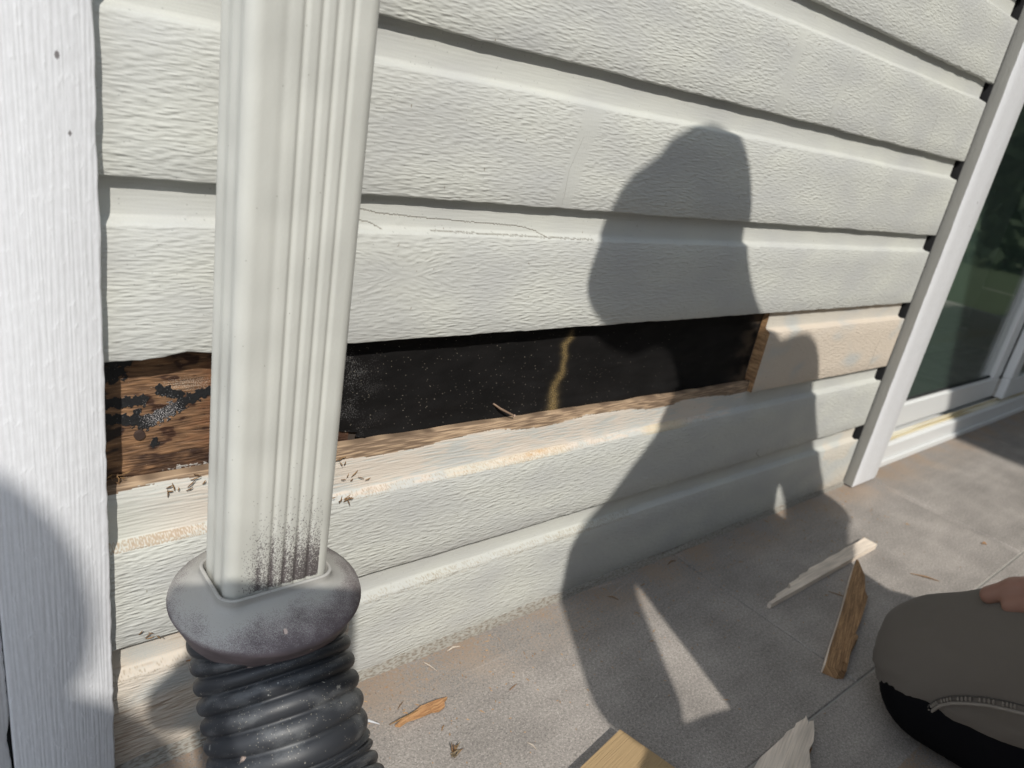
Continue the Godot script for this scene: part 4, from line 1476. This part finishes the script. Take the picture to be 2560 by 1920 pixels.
func build_debris() -> void:
	# painted strip
	var strip := thing("wood_strip", "beige painted strip of wood with a splintered edge lying on the tiles in the shadow", "wood strip")
	var o := PackedVector2Array([Vector2(0.905, 0.161), Vector2(0.9, 0.157), Vector2(0.926, 0.1555), Vector2(0.93, 0.1515), Vector2(0.962, 0.1500), Vector2(0.964, 0.1535), Vector2(0.972, 0.1520), Vector2(0.976, 0.146), Vector2(1.008, 0.1445), Vector2(1.013, 0.1415), Vector2(1.036, 0.1420), Vector2(1.05, 0.1385), Vector2(1.09, 0.1395), Vector2(1.12, 0.1375), Vector2(1.145, 0.1385), Vector2(1.17, 0.1365), Vector2(1.21, 0.1372), Vector2(1.244, 0.1360), Vector2(1.2445, 0.1585), Vector2(1.15, 0.1592), Vector2(1.02, 0.1602)])
	part("board_piece", slab(o, 0.0005, 0.0095, Vector2(1, 0), 0.0004), M.painted_wood, strip)
	# brown splinter with paint left on one edge
	var split := thing("wood_splinter", "large raw brown splinter of wood with white paint along one edge on the tiles", "wood splinter")
	var a := Vector2(0.852, 0.281)
	var b := Vector2(1.15, 0.172)
	var along := (b - a).normalized()
	var s2 := PackedVector2Array([Vector2(0.850, 0.271), Vector2(0.89, 0.2565), Vector2(0.95, 0.2365), Vector2(1.01, 0.2155), Vector2(1.07, 0.1935), Vector2(1.12, 0.176), Vector2(1.149, 0.1665), Vector2(1.150, 0.1700), Vector2(1.136, 0.1795), Vector2(1.112, 0.1985), Vector2(1.07, 0.2185), Vector2(1.06, 0.228), Vector2(0.99, 0.2505), Vector2(0.955, 0.2600), Vector2(0.95, 0.2665), Vector2(0.91, 0.2755), Vector2(0.866, 0.2915), Vector2(0.857, 0.2865)])
	part("heartwood", slab(s2, 0.0005, 0.0135, along, 0.0022), M.wood_old, split)
	var s3 := PackedVector2Array([Vector2(0.8495, 0.2695), Vector2(0.89, 0.2550), Vector2(0.95, 0.2352), Vector2(1.01, 0.2142), Vector2(1.07, 0.1921), Vector2(1.12, 0.1748), Vector2(1.149, 0.1655), Vector2(1.1492, 0.1663), Vector2(1.1202, 0.1758), Vector2(1.0702, 0.1933), Vector2(1.0102, 0.2153), Vector2(0.9502, 0.2363), Vector2(0.8902, 0.2563), Vector2(0.8502, 0.2708)])
	part("paint_edge", slab(s3, 0.0006, 0.0126, along, 0.0012), M.painted_wood, split)
	var s4 := PackedVector2Array([Vector2(0.875, 0.281), Vector2(0.915, 0.2655), Vector2(0.945, 0.2605), Vector2(0.94, 0.268), Vector2(0.905, 0.2765), Vector2(0.878, 0.2865)])
	part("raised_sliver", slab(s4, 0.0135, 0.0030, along, 0.0022), M.wood_old, split)
	# tan board end at the bottom of the picture
	var offcut := thing("board_offcut", "tan raw board offcut at the bottom edge, half out of the picture", "offcut")
	var q := Vector2(0.5300, 0.2075)
	var d1 := Vector2(-0.985, 0.17).normalized()
	var d2 := Vector2(0.22, 0.975).normalized()
	part("plank", slab(PackedVector2Array([q, q + d2 * 0.09, q + d2 * 0.09 + d1 * 0.19, q + d1 * 0.19]), 0.0005, 0.0175, d1, 0.0004), M.wood_plain, offcut)
	# broken painted piece
	var broken := thing("broken_board", "broken beige painted board end with a jagged cracked tip on the tiles", "offcut")
	var s5 := PackedVector2Array([Vector2(0.640, 0.3085), Vector2(0.665, 0.3075), Vector2(0.690, 0.3065), Vector2(0.700, 0.3045), Vector2(0.716, 0.3060), Vector2(0.722, 0.3035), Vector2(0.738, 0.3050), Vector2(0.744, 0.3035), Vector2(0.737, 0.3105), Vector2(0.728, 0.3135), Vector2(0.739, 0.3105), Vector2(0.745, 0.3125), Vector2(0.731, 0.3210), Vector2(0.716, 0.3285), Vector2(0.700, 0.3320), Vector2(0.68, 0.345), Vector2(0.62, 0.365), Vector2(0.58, 0.34), Vector2(0.60, 0.318)])
	part("painted_face", slab(s5, 0.006, 0.008, Vector2(0.95, -0.3).normalized(), 0.0005), M.painted_wood, broken)
	var s6 := PackedVector2Array([Vector2(0.645, 0.312), Vector2(0.70, 0.3095), Vector2(0.722, 0.3145), Vector2(0.727, 0.3215), Vector2(0.714, 0.3305), Vector2(0.699, 0.3345), Vector2(0.68, 0.347), Vector2(0.62, 0.367), Vector2(0.585, 0.34)])
	part("raw_core", slab(s6, 0.0005, 0.0052, Vector2(0.95, -0.3).normalized(), 0.0004), M.wood_old, broken)
	# orange chip
	var chip := thing("wood_chip", "orange-brown curled wood chip on the tiles right of the hose", "wood chip")
	var s7 := PackedVector2Array([Vector2(0.339, 0.0775), Vector2(0.35, 0.0745), Vector2(0.366, 0.0722), Vector2(0.374, 0.0700), Vector2(0.392, 0.0715), Vector2(0.405, 0.0735), Vector2(0.399, 0.0765), Vector2(0.3965, 0.0815), Vector2(0.388, 0.0835), Vector2(0.380, 0.0808), Vector2(0.368, 0.0805), Vector2(0.352, 0.0785), Vector2(0.343, 0.0805)])
	part("shaving", slab(s7, 0.002, 0.0035, Vector2(0.98, -0.1).normalized(), 0.0015, Vector2(0.0, -0.15)), M.wood_chip, chip)
	part("fibre", tube([Vector3(0.335, 0.003, 0.073), Vector3(0.345, 0.0075, 0.076), Vector3(0.366, 0.008, 0.0755)], [0.0004, 0.0009, 0.0004], 5), M.wood_fresh, chip)
	# tuft of bark
	var tuft := thing("bark_tuft", "small dry brown tuft of bark and needles on the tiles", "bark")
	for k in 16:
		var ang := rng.randf_range(0, TAU)
		var base := Vector3(0.3725 + rng.randf_range(-0.004, 0.004), 0.001, 0.131 + rng.randf_range(-0.002, 0.006))
		var tip := base + Vector3(cos(ang) * 0.006 + 0.002, rng.randf_range(0.002, 0.011), sin(ang) * 0.006 + 0.003)
		part("needle", tube([base, base.lerp(tip, 0.5) + Vector3(0, 0.001, 0), tip], [0.0009, 0.0008, 0.0002], 4), M.wood_tuft if k % 3 else M.wood_old, tuft)
	# needles and splinters that lie singly
	var lone := [
		["thin brown twig on the sunlit tiles before the door", Vector3(1.227, 0.001, 0.226), Vector3(1.2405, 0.0035, 0.246), Vector3(1.254, 0.001, 0.262), 0.0013, "old"],
		["thin dark splinter on the tiles between the strip and the big splinter", Vector3(1.034, 0.001, 0.182), Vector3(1.04, 0.002, 0.195), Vector3(1.05, 0.001, 0.208), 0.0008, "old"],
		["pale paint sliver curled against the foot of the siding", Vector3(0.446, 0.0015, 0.0135), Vector3(0.455, 0.003, 0.0125), Vector3(0.464, 0.002, 0.0145), 0.0012, "paint"],
		["long pale splinter slanting from the wall base on the tiles", Vector3(0.413, 0.001, 0.0145), Vector3(0.4155, 0.002, 0.023), Vector3(0.419, 0.001, 0.033), 0.0008, "paint"],
		["white flake of paint beside the hose on the tiles", Vector3(0.311, 0.001, 0.051), Vector3(0.32, 0.002, 0.0575), Vector3(0.328, 0.001, 0.066), 0.0016, "white"],
		["tiny yellow splinter on the tiles beyond the chip", Vector3(0.378, 0.001, 0.104), Vector3(0.3805, 0.0015, 0.1015), Vector3(0.384, 0.001, 0.0995), 0.0008, "fresh"],
		["tiny pale sliver on the tiles near the shadow's edge", Vector3(0.446, 0.001, 0.160), Vector3(0.448, 0.0018, 0.166), Vector3(0.4485, 0.001, 0.172), 0.0009, "paint"],
		["small dark twig on the tiles near the wall in the shadow", Vector3(0.702, 0.001, 0.030), Vector3(0.706, 0.003, 0.036), Vector3(0.711, 0.001, 0.043), 0.0008, "old"],
		["dark fine needle on the tiles beside the hose", Vector3(0.353, 0.001, 0.059), Vector3(0.358, 0.0015, 0.0555), Vector3(0.364, 0.001, 0.0525), 0.0006, "old"],
		["short brown needle on the sunlit tiles mid-way to the shadow", Vector3(0.474, 0.001, 0.096), Vector3(0.480, 0.0017, 0.0945), Vector3(0.488, 0.001, 0.0925), 0.0007, "chip"],
		["brown fleck of bark on the far sunlit tiles", Vector3(1.484, 0.001, 0.251), Vector3(1.487, 0.004, 0.2535), Vector3(1.491, 0.001, 0.257), 0.0022, "chip"],
		["dark curl of bark at the wall's foot in the shadow", Vector3(0.845, 0.001, 0.020), Vector3(0.857, 0.0025, 0.0165), Vector3(0.868, 0.001, 0.0185), 0.0009, "old"],
	]
	for l in lone:
		var t := thing("splinter", l[0], "splinter", Vector3.ZERO, "loose splinters on the tiles")
		part("sliver", tube([l[1], l[2], l[3]], [l[4] * 0.4, l[4], l[4] * 0.35], 5), M.painted_wood if l[5] == "paint" else (M.white if l[5] == "white" else M["wood_" + l[5]]), t)
	# torn fibres on the ledges beside the downspout
	var ledge := [
		[0.110, 0.287, -0.010, 12, "tan wood fibre in the tangle at the corner of the gap"], [0.155, 0.273, -0.0075, 6, "tan wood fibre on the ledge left of the downspout"], [0.171, 0.277, -0.0072, 4, "tan wood fibre beside the downspout's left edge"],
		[0.308, 0.253, -0.0068, 4, "tan wood fibre on the primed channel right of the downspout"], [0.300, 0.2335, 0.0022, 9, "tan wood fibre in the sawdust on the sloped edge right of the downspout"], [0.300, 0.270, -0.0068, 6, "pale wood fibre on the brown lip right of the downspout"], [0.322, 0.2465, -0.0068, 2, "short needle on the primed channel"],
		[0.131, 0.145, 0.0025, 5, "tan wood fibre stuck on the lowest board left of the hose"],
	]
	for g in ledge:
		for k in g[3]:
			var t := thing("wood_fibre", g[4], "wood fibre", Vector3.ZERO, g[4])
			var p := Vector3(g[0] + rng.randfn(0, 0.006), g[1] + rng.randfn(0, 0.0028), g[2] + 0.0006)
			var ang := rng.randfn(0.3, 0.9)
			var l := rng.randf_range(0.003, 0.0085)
			var dv := Vector3(cos(ang), sin(ang), rng.randf_range(0.0, 0.35)) * l
			part("fibre", tube([p - dv * 0.5, p + Vector3(0, 0.0004, 0.0008), p + dv * 0.5], [0.0003, 0.0006, 0.00025], 4), M.wood_fresh if k % 2 else M.wood_old, t)
	var crumbs := begin()
	for k in 520:
		var z := absf(rng.randfn(0.0, 0.09)) + 0.012
		var p := Vector3(rng.randf_range(0.26, 1.42), 0.0006, z)
		var ang := rng.randf_range(0, PI)
		var l := rng.randf_range(0.0006, 0.0026) * (2.2 if k % 9 == 0 else 1.0)
		var d := Vector3(cos(ang), 0, sin(ang)) * l
		var n := Vector3(-sin(ang), 0, cos(ang)) * rng.randf_range(0.0003, 0.0007)
		crumbs.set_smooth_group(-1)
		var top := p + Vector3(0, rng.randf_range(0.0005, 0.0012), 0)
		for pair in [[p - d, p + n], [p + n, p + d], [p + d, p - n], [p - n, p - d]]:
			facing2(crumbs, pair[0], pair[1], top, Vector3.UP, func(v: Vector3) -> Vector2: return Vector2(v.x * 3.0, v.z * 3.0))
	var dust := part("wood_crumbs", done(crumbs), M.wood_fresh)
	dust.set_meta("kind", "stuff")
	tag(dust, "scattered crumbs of wood and bark along the foot of the wall", "crumbs")
	var wedge := thing("wood_wedge", "small pointed tan sliver of wood wedged behind the hose", "wood chip")
	part("sliver", tube([Vector3(0.160, 0.104, 0.003), Vector3(0.175, 0.1035, 0.006), Vector3(0.19, 0.103, 0.01)], [0.0004, 0.0022, 0.003], 5), M.wood_chip, wedge)

# ------------------------------------------------------------------ people
# bones: [from, to, radius at from, radius at to]
func field_mesh(bones: Array, cell: float, blend: float, uv_scale := 1.0, folds := 0.0) -> ArrayMesh:
	var lo := Vector3(1e9, 1e9, 1e9)
	var hi := -lo
	for b in bones:
		var r: float = maxf(b[2], b[3]) + cell * 3.0
		for p in [b[0], b[1]]:
			lo = lo.min(p - Vector3.ONE * r)
			hi = hi.max(p + Vector3.ONE * r)
	var n := Vector3i(((hi - lo) / cell).ceil()) + Vector3i.ONE
	var nx := n.x
	var nxy := n.x * n.y
	var f := PackedFloat32Array()
	f.resize(nxy * n.z)
	f.fill(1.0)
	for b in bones:
		var a: Vector3 = b[0]
		var e: Vector3 = b[1] - a
		var ra: float = b[2]
		var rb: float = b[3]
		var reach := maxf(ra, rb) + blend + cell * 2.0
		var l0 := Vector3i(((a.min(b[1]) - Vector3.ONE * reach - lo) / cell).floor()).clamp(Vector3i.ZERO, n - Vector3i.ONE)
		var h0 := Vector3i(((a.max(b[1]) + Vector3.ONE * reach - lo) / cell).ceil()).clamp(Vector3i.ZERO, n - Vector3i.ONE)
		var ee := maxf(e.length_squared(), 1e-9)
		for z in range(l0.z, h0.z + 1):
			for y in range(l0.y, h0.y + 1):
				for x in range(l0.x, h0.x + 1):
					var p := lo + Vector3(x, y, z) * cell - a
					var t := clampf(p.dot(e) / ee, 0.0, 1.0)
					var d := (p - e * t).length() - lerpf(ra, rb, t)
					var i := x + y * nx + z * nxy
					var q := f[i]
					var k := maxf(blend - absf(q - d), 0.0) / blend
					f[i] = minf(q, d) - k * k * blend * 0.25
	if folds > 0.0:
		# creases of cloth: ridged noise drawn out along the limb
		for z in n.z:
			for y in n.y:
				for x in n.x:
					var i := x + y * nx + z * nxy
					if absf(f[i]) < cell * 3.0:
						var p := lo + Vector3(x, y, z) * cell
						var r := soft.get_noise_3d((p.x + p.y * 0.8) * 6.0, (p.y - p.z * 0.55) * 24.0, p.z * 7.0)
						f[i] += folds * (absf(r) * 2.2 - 0.7)
	# surface nets
	var at := {}
	var verts := PackedVector3Array()
	var st := begin()
	st.set_smooth_group(1)
	var corner := [0, 1, nx, nx + 1, nxy, nxy + 1, nxy + nx, nxy + nx + 1]
	var off := [Vector3(0, 0, 0), Vector3(1, 0, 0), Vector3(0, 1, 0), Vector3(1, 1, 0), Vector3(0, 0, 1), Vector3(1, 0, 1), Vector3(0, 1, 1), Vector3(1, 1, 1)]
	var edges := [[0, 1], [2, 3], [4, 5], [6, 7], [0, 2], [1, 3], [4, 6], [5, 7], [0, 4], [1, 5], [2, 6], [3, 7]]
	for z in n.z - 1:
		for y in n.y - 1:
			var base := y * nx + z * nxy
			for x in n.x - 1:
				var i := base + x
				var inside := 0
				for c in 8:
					if f[i + corner[c]] < 0.0:
						inside += 1
				if inside == 0 or inside == 8:
					continue
				var sum := Vector3.ZERO
				var m := 0
				for e in edges:
					var v0 := f[i + corner[e[0]]]
					var v1 := f[i + corner[e[1]]]
					if (v0 < 0.0) != (v1 < 0.0):
						sum += (off[e[0]] as Vector3).lerp(off[e[1]], v0 / (v0 - v1))
						m += 1
				at[i] = verts.size()
				verts.append(lo + (Vector3(x, y, z) + sum / m) * cell)
	for z in range(1, n.z - 1):
		for y in range(1, n.y - 1):
			for x in range(1, n.x - 1):
				var i := x + y * nx + z * nxy
				var s := f[i] < 0.0
				for axis in 3:
					var step: int = [1, nx, nxy][axis]
					if (f[i + step] < 0.0) == s:
						continue
					var u: int = [nx, nxy, 1][axis]
					var v: int = [nxy, 1, nx][axis]
					if not (at.has(i) and at.has(i - u) and at.has(i - v) and at.has(i - u - v)):
						continue
					var p := [verts[at[i - u - v]], verts[at[i - v]], verts[at[i]], verts[at[i - u]]]
					if s:
						p.reverse()
					var uv := []
					for k in 4:
						uv.append(Vector2(p[k].z + p[k].x * 0.4, p[k].y + p[k].x * 0.3) * uv_scale)
					tri(st, p[0], p[1], p[2], uv[0], uv[1], uv[2])
					tri(st, p[0], p[2], p[3], uv[0], uv[2], uv[3])
	return done(st)

# a relaxed hand: palm, four bent fingers of unequal length and a thumb from the side of the palm
func hand_bones(wrist: Vector3, ahead: Vector3, side: Vector3, down: Vector3) -> Array:
	var out := [[wrist, wrist + ahead * 0.045, 0.026, 0.027], [wrist + ahead * 0.045 + side * 0.014, wrist + ahead * 0.085 + side * 0.016, 0.02, 0.016], [wrist + ahead * 0.045 - side * 0.014, wrist + ahead * 0.080 - side * 0.018, 0.02, 0.015]]
	for k in 4:
		var l: float = [0.068, 0.078, 0.073, 0.058][k]
		var root: Vector3 = wrist + ahead * (0.082 - 0.004 * absf(k - 1.0)) + side * (0.028 - 0.019 * k)
		var bend: Vector3 = root + ahead * l * 0.5 + down * 0.006
		out.append([root, bend, 0.0098, 0.0088])
		out.append([bend, bend + (ahead * 0.75 + down * 0.65) * l * 0.5, 0.0088, 0.0074])
	var base: Vector3 = wrist + ahead * 0.03 + side * 0.026
	var joint: Vector3 = base + (ahead * 0.7 + side * 0.7) * 0.034
	out.append([base, joint, 0.013, 0.0105])
	out.append([joint, joint + (ahead * 0.95 + side * 0.15 + down * 0.2) * 0.032, 0.0105, 0.0085])
	return out

func build_people() -> void:
	var skin := surface(0.25, 0.135, 0.10, 0.5)
	skin.subsurf_scatter_enabled = true
	skin.subsurf_scatter_strength = 0.1
	# twill
	var w := 256
	var tw := PackedByteArray()
	tw.resize(w * w)
	for y in w:
		for x in w:
			tw[y * w + x] = int(127.0 + 100.0 * sin((x + y * 2) * TAU / 16.0))
	var twill := surface(0.125, 0.108, 0.09, 0.92)
	twill.rim_enabled = true
	twill.rim = 0.3
	relief(twill, tex_l8(w, w, tw), 0.035)
	twill.uv1_scale = Vector3(32, 32, 1)
	var shirt := surface(0.06, 0.07, 0.09, 0.9)
	var hair := surface(0.04, 0.028, 0.02, 0.7)

	# --- the person kneeling beside the gap
	var o := thing("person", "kneeling person in grey-brown trousers with black knee pad and a hand on the knee", "person")
	var knee_r := Vector3(0.885, 0.088, 0.380)
	var hip_r := Vector3(0.87, 0.34, 0.69)
	var hip_l := Vector3(0.74, 0.36, 0.76)
	var knee_l := Vector3(0.385, 0.306, 0.62)
	var sh_r := Vector3(0.739, 0.928, 0.66)
	var sh_l := Vector3(0.547, 0.809, 0.58)
	var elbow_r := Vector3(0.919, 0.728, 0.71)
	var wrist_r := Vector3(0.83, 0.36, 0.52)
	var elbow_l := Vector3(0.33, 0.765, 0.70)
	var wrist_l := Vector3(0.334, 0.503, 0.66)
	var neck := Vector3(0.553, 0.933, 0.56)
	var head := Vector3(0.472, 1.025, 0.50)
	var chin := Vector3(0.401, 0.952, 0.47)
	var body := [
		[head, chin, 0.080, 0.072], [neck, head, 0.06, 0.06], [neck, (sh_r + sh_l) / 2, 0.06, 0.09],
		[chin + Vector3(-0.05, -0.04, -0.01), chin + Vector3(-0.072, -0.048, -0.015), 0.02, 0.012],
		[sh_r, elbow_r, 0.05, 0.042], [elbow_r, wrist_r, 0.042, 0.03], [sh_l, elbow_l, 0.05, 0.042], [elbow_l, wrist_l, 0.042, 0.03],
		[(sh_r + sh_l) / 2, (hip_r + hip_l) / 2, 0.095, 0.1], [hip_r, knee_r, 0.08, 0.06], [hip_l, knee_l, 0.08, 0.06],
	]
	part("body", field_mesh(body, 0.016, 0.05), skin, o)
	var torso := [
		[(sh_r + sh_l) / 2 + Vector3(0.02, -0.05, 0.0), (hip_r + hip_l) / 2, 0.112, 0.12], [Vector3(0.552, 0.753, 0.66), Vector3(0.56, 0.455, 0.70), 0.135, 0.108], [sh_r, sh_l, 0.08, 0.08], [neck, (sh_r + sh_l) / 2, 0.062, 0.09], [sh_r, elbow_r, 0.062, 0.052], [elbow_r, elbow_r.lerp(wrist_r, 0.85), 0.052, 0.042], [sh_l, elbow_l, 0.066, 0.058], [elbow_l, elbow_l.lerp(wrist_l, 0.95), 0.06, 0.054],
	]
	part("shirt", field_mesh(torso, 0.014, 0.02), shirt, o)
	part("hair", field_mesh([[head + Vector3(0.008, 0.008, 0.0), head + Vector3(-0.03, -0.01, -0.005), 0.081, 0.076]], 0.012, 0.03), hair, o)
	var foot_r := Vector3(0.96, 0.075, 0.83)
	var foot_l := Vector3(0.60, 0.07, 0.85)
	var legs := [
		[knee_r, hip_r, 0.0765, 0.098], [hip_r, hip_l, 0.11, 0.11], [hip_l, knee_l, 0.095, 0.075], [knee_l, foot_l, 0.07, 0.055], [knee_r + Vector3(0.01, 0.0, 0.05), foot_r, 0.062, 0.05],
	]
	var trousers := part("trousers", field_mesh(legs, 0.007, 0.03, 1.0, 0.0036), twill, o)
	var pad := [[Vector3(0.872, 0.064, 0.388), Vector3(0.890, 0.062, 0.52), 0.0655, 0.062], [Vector3(0.890, 0.062, 0.52), Vector3(0.92, 0.06, 0.68), 0.062, 0.058]]
	part("knee_pad", field_mesh(pad, 0.008, 0.03), M.rubber, o)
	part("boot", field_mesh([[foot_r + Vector3(0, -0.01, -0.02), foot_r + Vector3(0.02, -0.015, 0.14), 0.06, 0.045]], 0.012, 0.03), M.rubber, o)
	part("boot", field_mesh([[foot_l + Vector3(0.03, -0.01, 0.02), foot_l + Vector3(-0.10, -0.035, -0.10), 0.055, 0.035]], 0.012, 0.03), M.rubber, o)
	# outer seam of the trouser leg: a cord, a second line of thread and the puckers between
	var cord := [Vector3(0.8153, 0.0616, 0.3974), Vector3(0.8114, 0.0731, 0.3985), Vector3(0.8087, 0.0847, 0.4024), Vector3(0.8067, 0.0962, 0.4104), Vector3(0.8049, 0.1079, 0.4226), Vector3(0.8032, 0.1198, 0.438), Vector3(0.802, 0.129, 0.4535), Vector3(0.8013, 0.1352, 0.4657), Vector3(0.801, 0.145, 0.4896)]
	var line := [Vector3(0.8134, 0.0641, 0.3929), Vector3(0.8099, 0.077, 0.3938), Vector3(0.8075, 0.0898, 0.398), Vector3(0.8056, 0.1033, 0.4073), Vector3(0.8039, 0.1158, 0.42), Vector3(0.8021, 0.128, 0.4353), Vector3(0.8006, 0.1375, 0.4507), Vector3(0.7997, 0.1437, 0.4629), Vector3(0.7984, 0.1542, 0.4867)]
	for k in cord.size():
		cord[k] += Vector3(-0.0024, 0, -0.0006)
		line[k] += Vector3(-0.0024, 0, -0.0006)
	var ropey := surface(0.20, 0.178, 0.152, 0.9)
	part("seam_cord", tube(cord, [0.0018, 0.0019, 0.0019, 0.0019, 0.0019, 0.0019, 0.0019, 0.0019, 0.0019], 8), ropey, trousers)
	part("seam_thread", tube(line, [0.0008, 0.0008, 0.0008, 0.0008, 0.0008, 0.0008, 0.0008, 0.0008, 0.0008], 6), surface(0.05, 0.044, 0.038, 0.9), trousers)
	var pucker := begin()
	for k in 30:
		var t := k / 30.0 * 7.0
		var i := int(t)
		var p0: Vector3 = cord[i].lerp(cord[i + 1], t - i)
		var p1: Vector3 = line[i].lerp(line[i + 1], t - i)
		if k % 5 != 4:
			tube_into(pucker, [p0.lerp(p1, 0.3), p0.lerp(p1, 0.6) + Vector3(-0.0006, 0, 0), p0.lerp(p1, 0.95)], [0.0007, 0.0015, 0.0008], 6)
	part("seam_puckers", done(pucker), surface(0.175, 0.155, 0.13, 0.9), trousers).set_meta("kind", "stuff")
	# hand on the thigh
	var f1 := Vector3(0.857, 0.2035, 0.391)
	var f2 := Vector3(0.8555, 0.224, 0.408)
	var palm := Vector3(0.845, 0.268, 0.455)
	var fingers := [
		[f1, f2, 0.0098, 0.0108], [f2, Vector3(0.85, 0.246, 0.43), 0.0108, 0.0115], [Vector3(0.85, 0.246, 0.43), palm, 0.0115, 0.02],
		[Vector3(0.845, 0.2105, 0.4135), Vector3(0.842, 0.225, 0.429), 0.0100, 0.0108], [Vector3(0.842, 0.225, 0.429), Vector3(0.84, 0.25, 0.45), 0.0108, 0.02],
		[Vector3(0.868, 0.206, 0.402), Vector3(0.868, 0.226, 0.42), 0.0095, 0.0105], [Vector3(0.868, 0.226, 0.42), Vector3(0.858, 0.262, 0.45), 0.0105, 0.018],
		[Vector3(0.882, 0.21, 0.42), Vector3(0.880, 0.228, 0.436), 0.0088, 0.0098], [Vector3(0.880, 0.228, 0.436), Vector3(0.866, 0.264, 0.46), 0.0098, 0.018],
		[Vector3(0.822, 0.222, 0.445), Vector3(0.826, 0.246, 0.458), 0.0105, 0.0125], [Vector3(0.826, 0.246, 0.458), palm + Vector3(-0.006, 0.01, 0.012), 0.0125, 0.02],
		[palm, palm + Vector3(-0.004, 0.035, 0.028), 0.026, 0.026], [palm + Vector3(-0.004, 0.035, 0.028), wrist_r, 0.026, 0.028],
	]
	part("hand", field_mesh(fingers, 0.003, 0.006), skin, o)
	part("hand", field_mesh(hand_bones(wrist_l, Vector3(0.25, -0.92, -0.3).normalized(), Vector3(0.0, -0.31, 0.95).normalized(), Vector3(0.95, 0.25, 0.1)), 0.004, 0.008), skin, o)

	# --- the person holding the phone, outside the frame
	var c := Transform3D(Basis(Vector3(0.76453, 0.17089, 0.62153), Vector3(0.10170, 0.92016, -0.37811), Vector3(-0.63652, 0.35228, 0.68610)), Vector3(0, 0.5952, 0.52))
	var phone := thing("phone", "mobile phone held out towards the wall, out of the picture", "phone")
	phone.transform = c
	part("case", box(Vector3(-0.100, -0.014, 0.012), Vector3(0.050, 0.062, 0.0205), 0.003), M.black, phone)
	part("screen", box(Vector3(-0.096, -0.010, 0.0206), Vector3(0.046, 0.058, 0.0212), 0.0002), surface(0.02, 0.02, 0.025, 0.1), phone)
	var ph := thing("person", "crouching person in dark clothes holding the phone, out of the picture", "person")
	var head2 := Vector3(-0.515, 1.21, 0.95)
	var shr := Vector3(-0.49, 1.06, 1.03)
	var shl := Vector3(-0.80, 1.04, 1.07)
	var elb := Vector3(-0.28, 0.80, 0.90)
	var wri := Vector3(-0.105, 0.54, 0.645)
	var hp := Vector3(-0.60, 0.46, 1.24)
	var ell := Vector3(-0.84, 0.72, 0.98)
	var wrl := Vector3(-0.70, 0.56, 0.86)
	var hand_at := c * Vector3(-0.085, 0.0, 0.040)
	var chin2 := head2 + Vector3(0.03, -0.05, -0.03)
	var neck2 := Vector3(-0.58, 1.12, 1.01)
	var b2 := [
		[head2, chin2, 0.09, 0.075], [neck2, head2, 0.055, 0.055], [neck2, (shr + shl) / 2, 0.06, 0.08], [shr, elb, 0.05, 0.042], [elb, wri, 0.042, 0.03], [wri, hand_at, 0.03, 0.026],
		[(shr + shl) / 2, hp, 0.11, 0.11], [shl, ell, 0.05, 0.042], [ell, wrl, 0.042, 0.032],
	]
	part("body", field_mesh(b2, 0.014, 0.04), skin, ph)
	part("jacket", field_mesh([[(shr + shl) / 2 + Vector3(0, -0.05, 0), hp, 0.135, 0.15], [shr, shl, 0.08, 0.08], [neck2 + Vector3(0.035, -0.01, 0), shr + Vector3(-0.02, 0.02, 0), 0.08, 0.085], [shr, elb, 0.064, 0.056], [elb, elb.lerp(wri, 0.8), 0.054, 0.042], [shl, ell, 0.064, 0.056], [ell, wrl, 0.054, 0.042]], 0.018, 0.05), shirt, ph)
	var kr := Vector3(-0.50, 0.46, 0.85)
	var kl := Vector3(-0.80, 0.46, 0.86)
	part("trousers", field_mesh([[hp + Vector3(0.1, 0, 0), kr, 0.1, 0.075], [kr, Vector3(-0.50, 0.08, 1.1), 0.07, 0.055], [hp + Vector3(-0.1, 0, 0), kl, 0.1, 0.075], [kl, Vector3(-0.78, 0.08, 1.1), 0.07, 0.055], [hp + Vector3(0.1, 0, 0), hp + Vector3(-0.1, 0, 0), 0.12, 0.12]], 0.02, 0.05), twill, ph)
	part("boot", field_mesh([[Vector3(-0.50, 0.045, 1.12), Vector3(-0.49, 0.035, 0.96), 0.045, 0.035]], 0.014, 0.03), M.rubber, ph)
	part("boot", field_mesh([[Vector3(-0.78, 0.045, 1.12), Vector3(-0.79, 0.035, 0.96), 0.045, 0.035]], 0.014, 0.03), M.rubber, ph)
	part("hair", field_mesh([[head2 + Vector3(-0.01, 0.012, 0.012), head2 + Vector3(0.0, 0.015, 0.0), 0.092, 0.086]], 0.014, 0.03), hair, ph)
	var fing := []
	for k in 4:
		var tip := c * Vector3(-0.088 + k * 0.018, 0.056, 0.016)
		var knuckle := c * Vector3(-0.090 + k * 0.018, 0.050, 0.032)
		fing.append([tip, knuckle, 0.0075, 0.0085])
		fing.append([knuckle, c * Vector3(-0.085 + k * 0.010, 0.012, 0.042), 0.0085, 0.011])
	fing.append([c * Vector3(-0.035, -0.020, 0.016), c * Vector3(-0.055, -0.016, 0.034), 0.0085, 0.0095])
	fing.append([c * Vector3(-0.055, -0.016, 0.034), c * Vector3(-0.08, 0.0, 0.045), 0.0095, 0.012])
	fing.append([c * Vector3(-0.08, 0.008, 0.045), c * Vector3(-0.10, -0.015, 0.062), 0.02, 0.024])
	part("hand", field_mesh(fing, 0.004, 0.008), skin, ph)
	part("hand", field_mesh(hand_bones(wrl, Vector3(0.5, -0.75, -0.43).normalized(), Vector3(0.83, 0.55, 0.0).normalized(), Vector3(-0.1, -0.3, 0.95)), 0.004, 0.008), skin, ph)
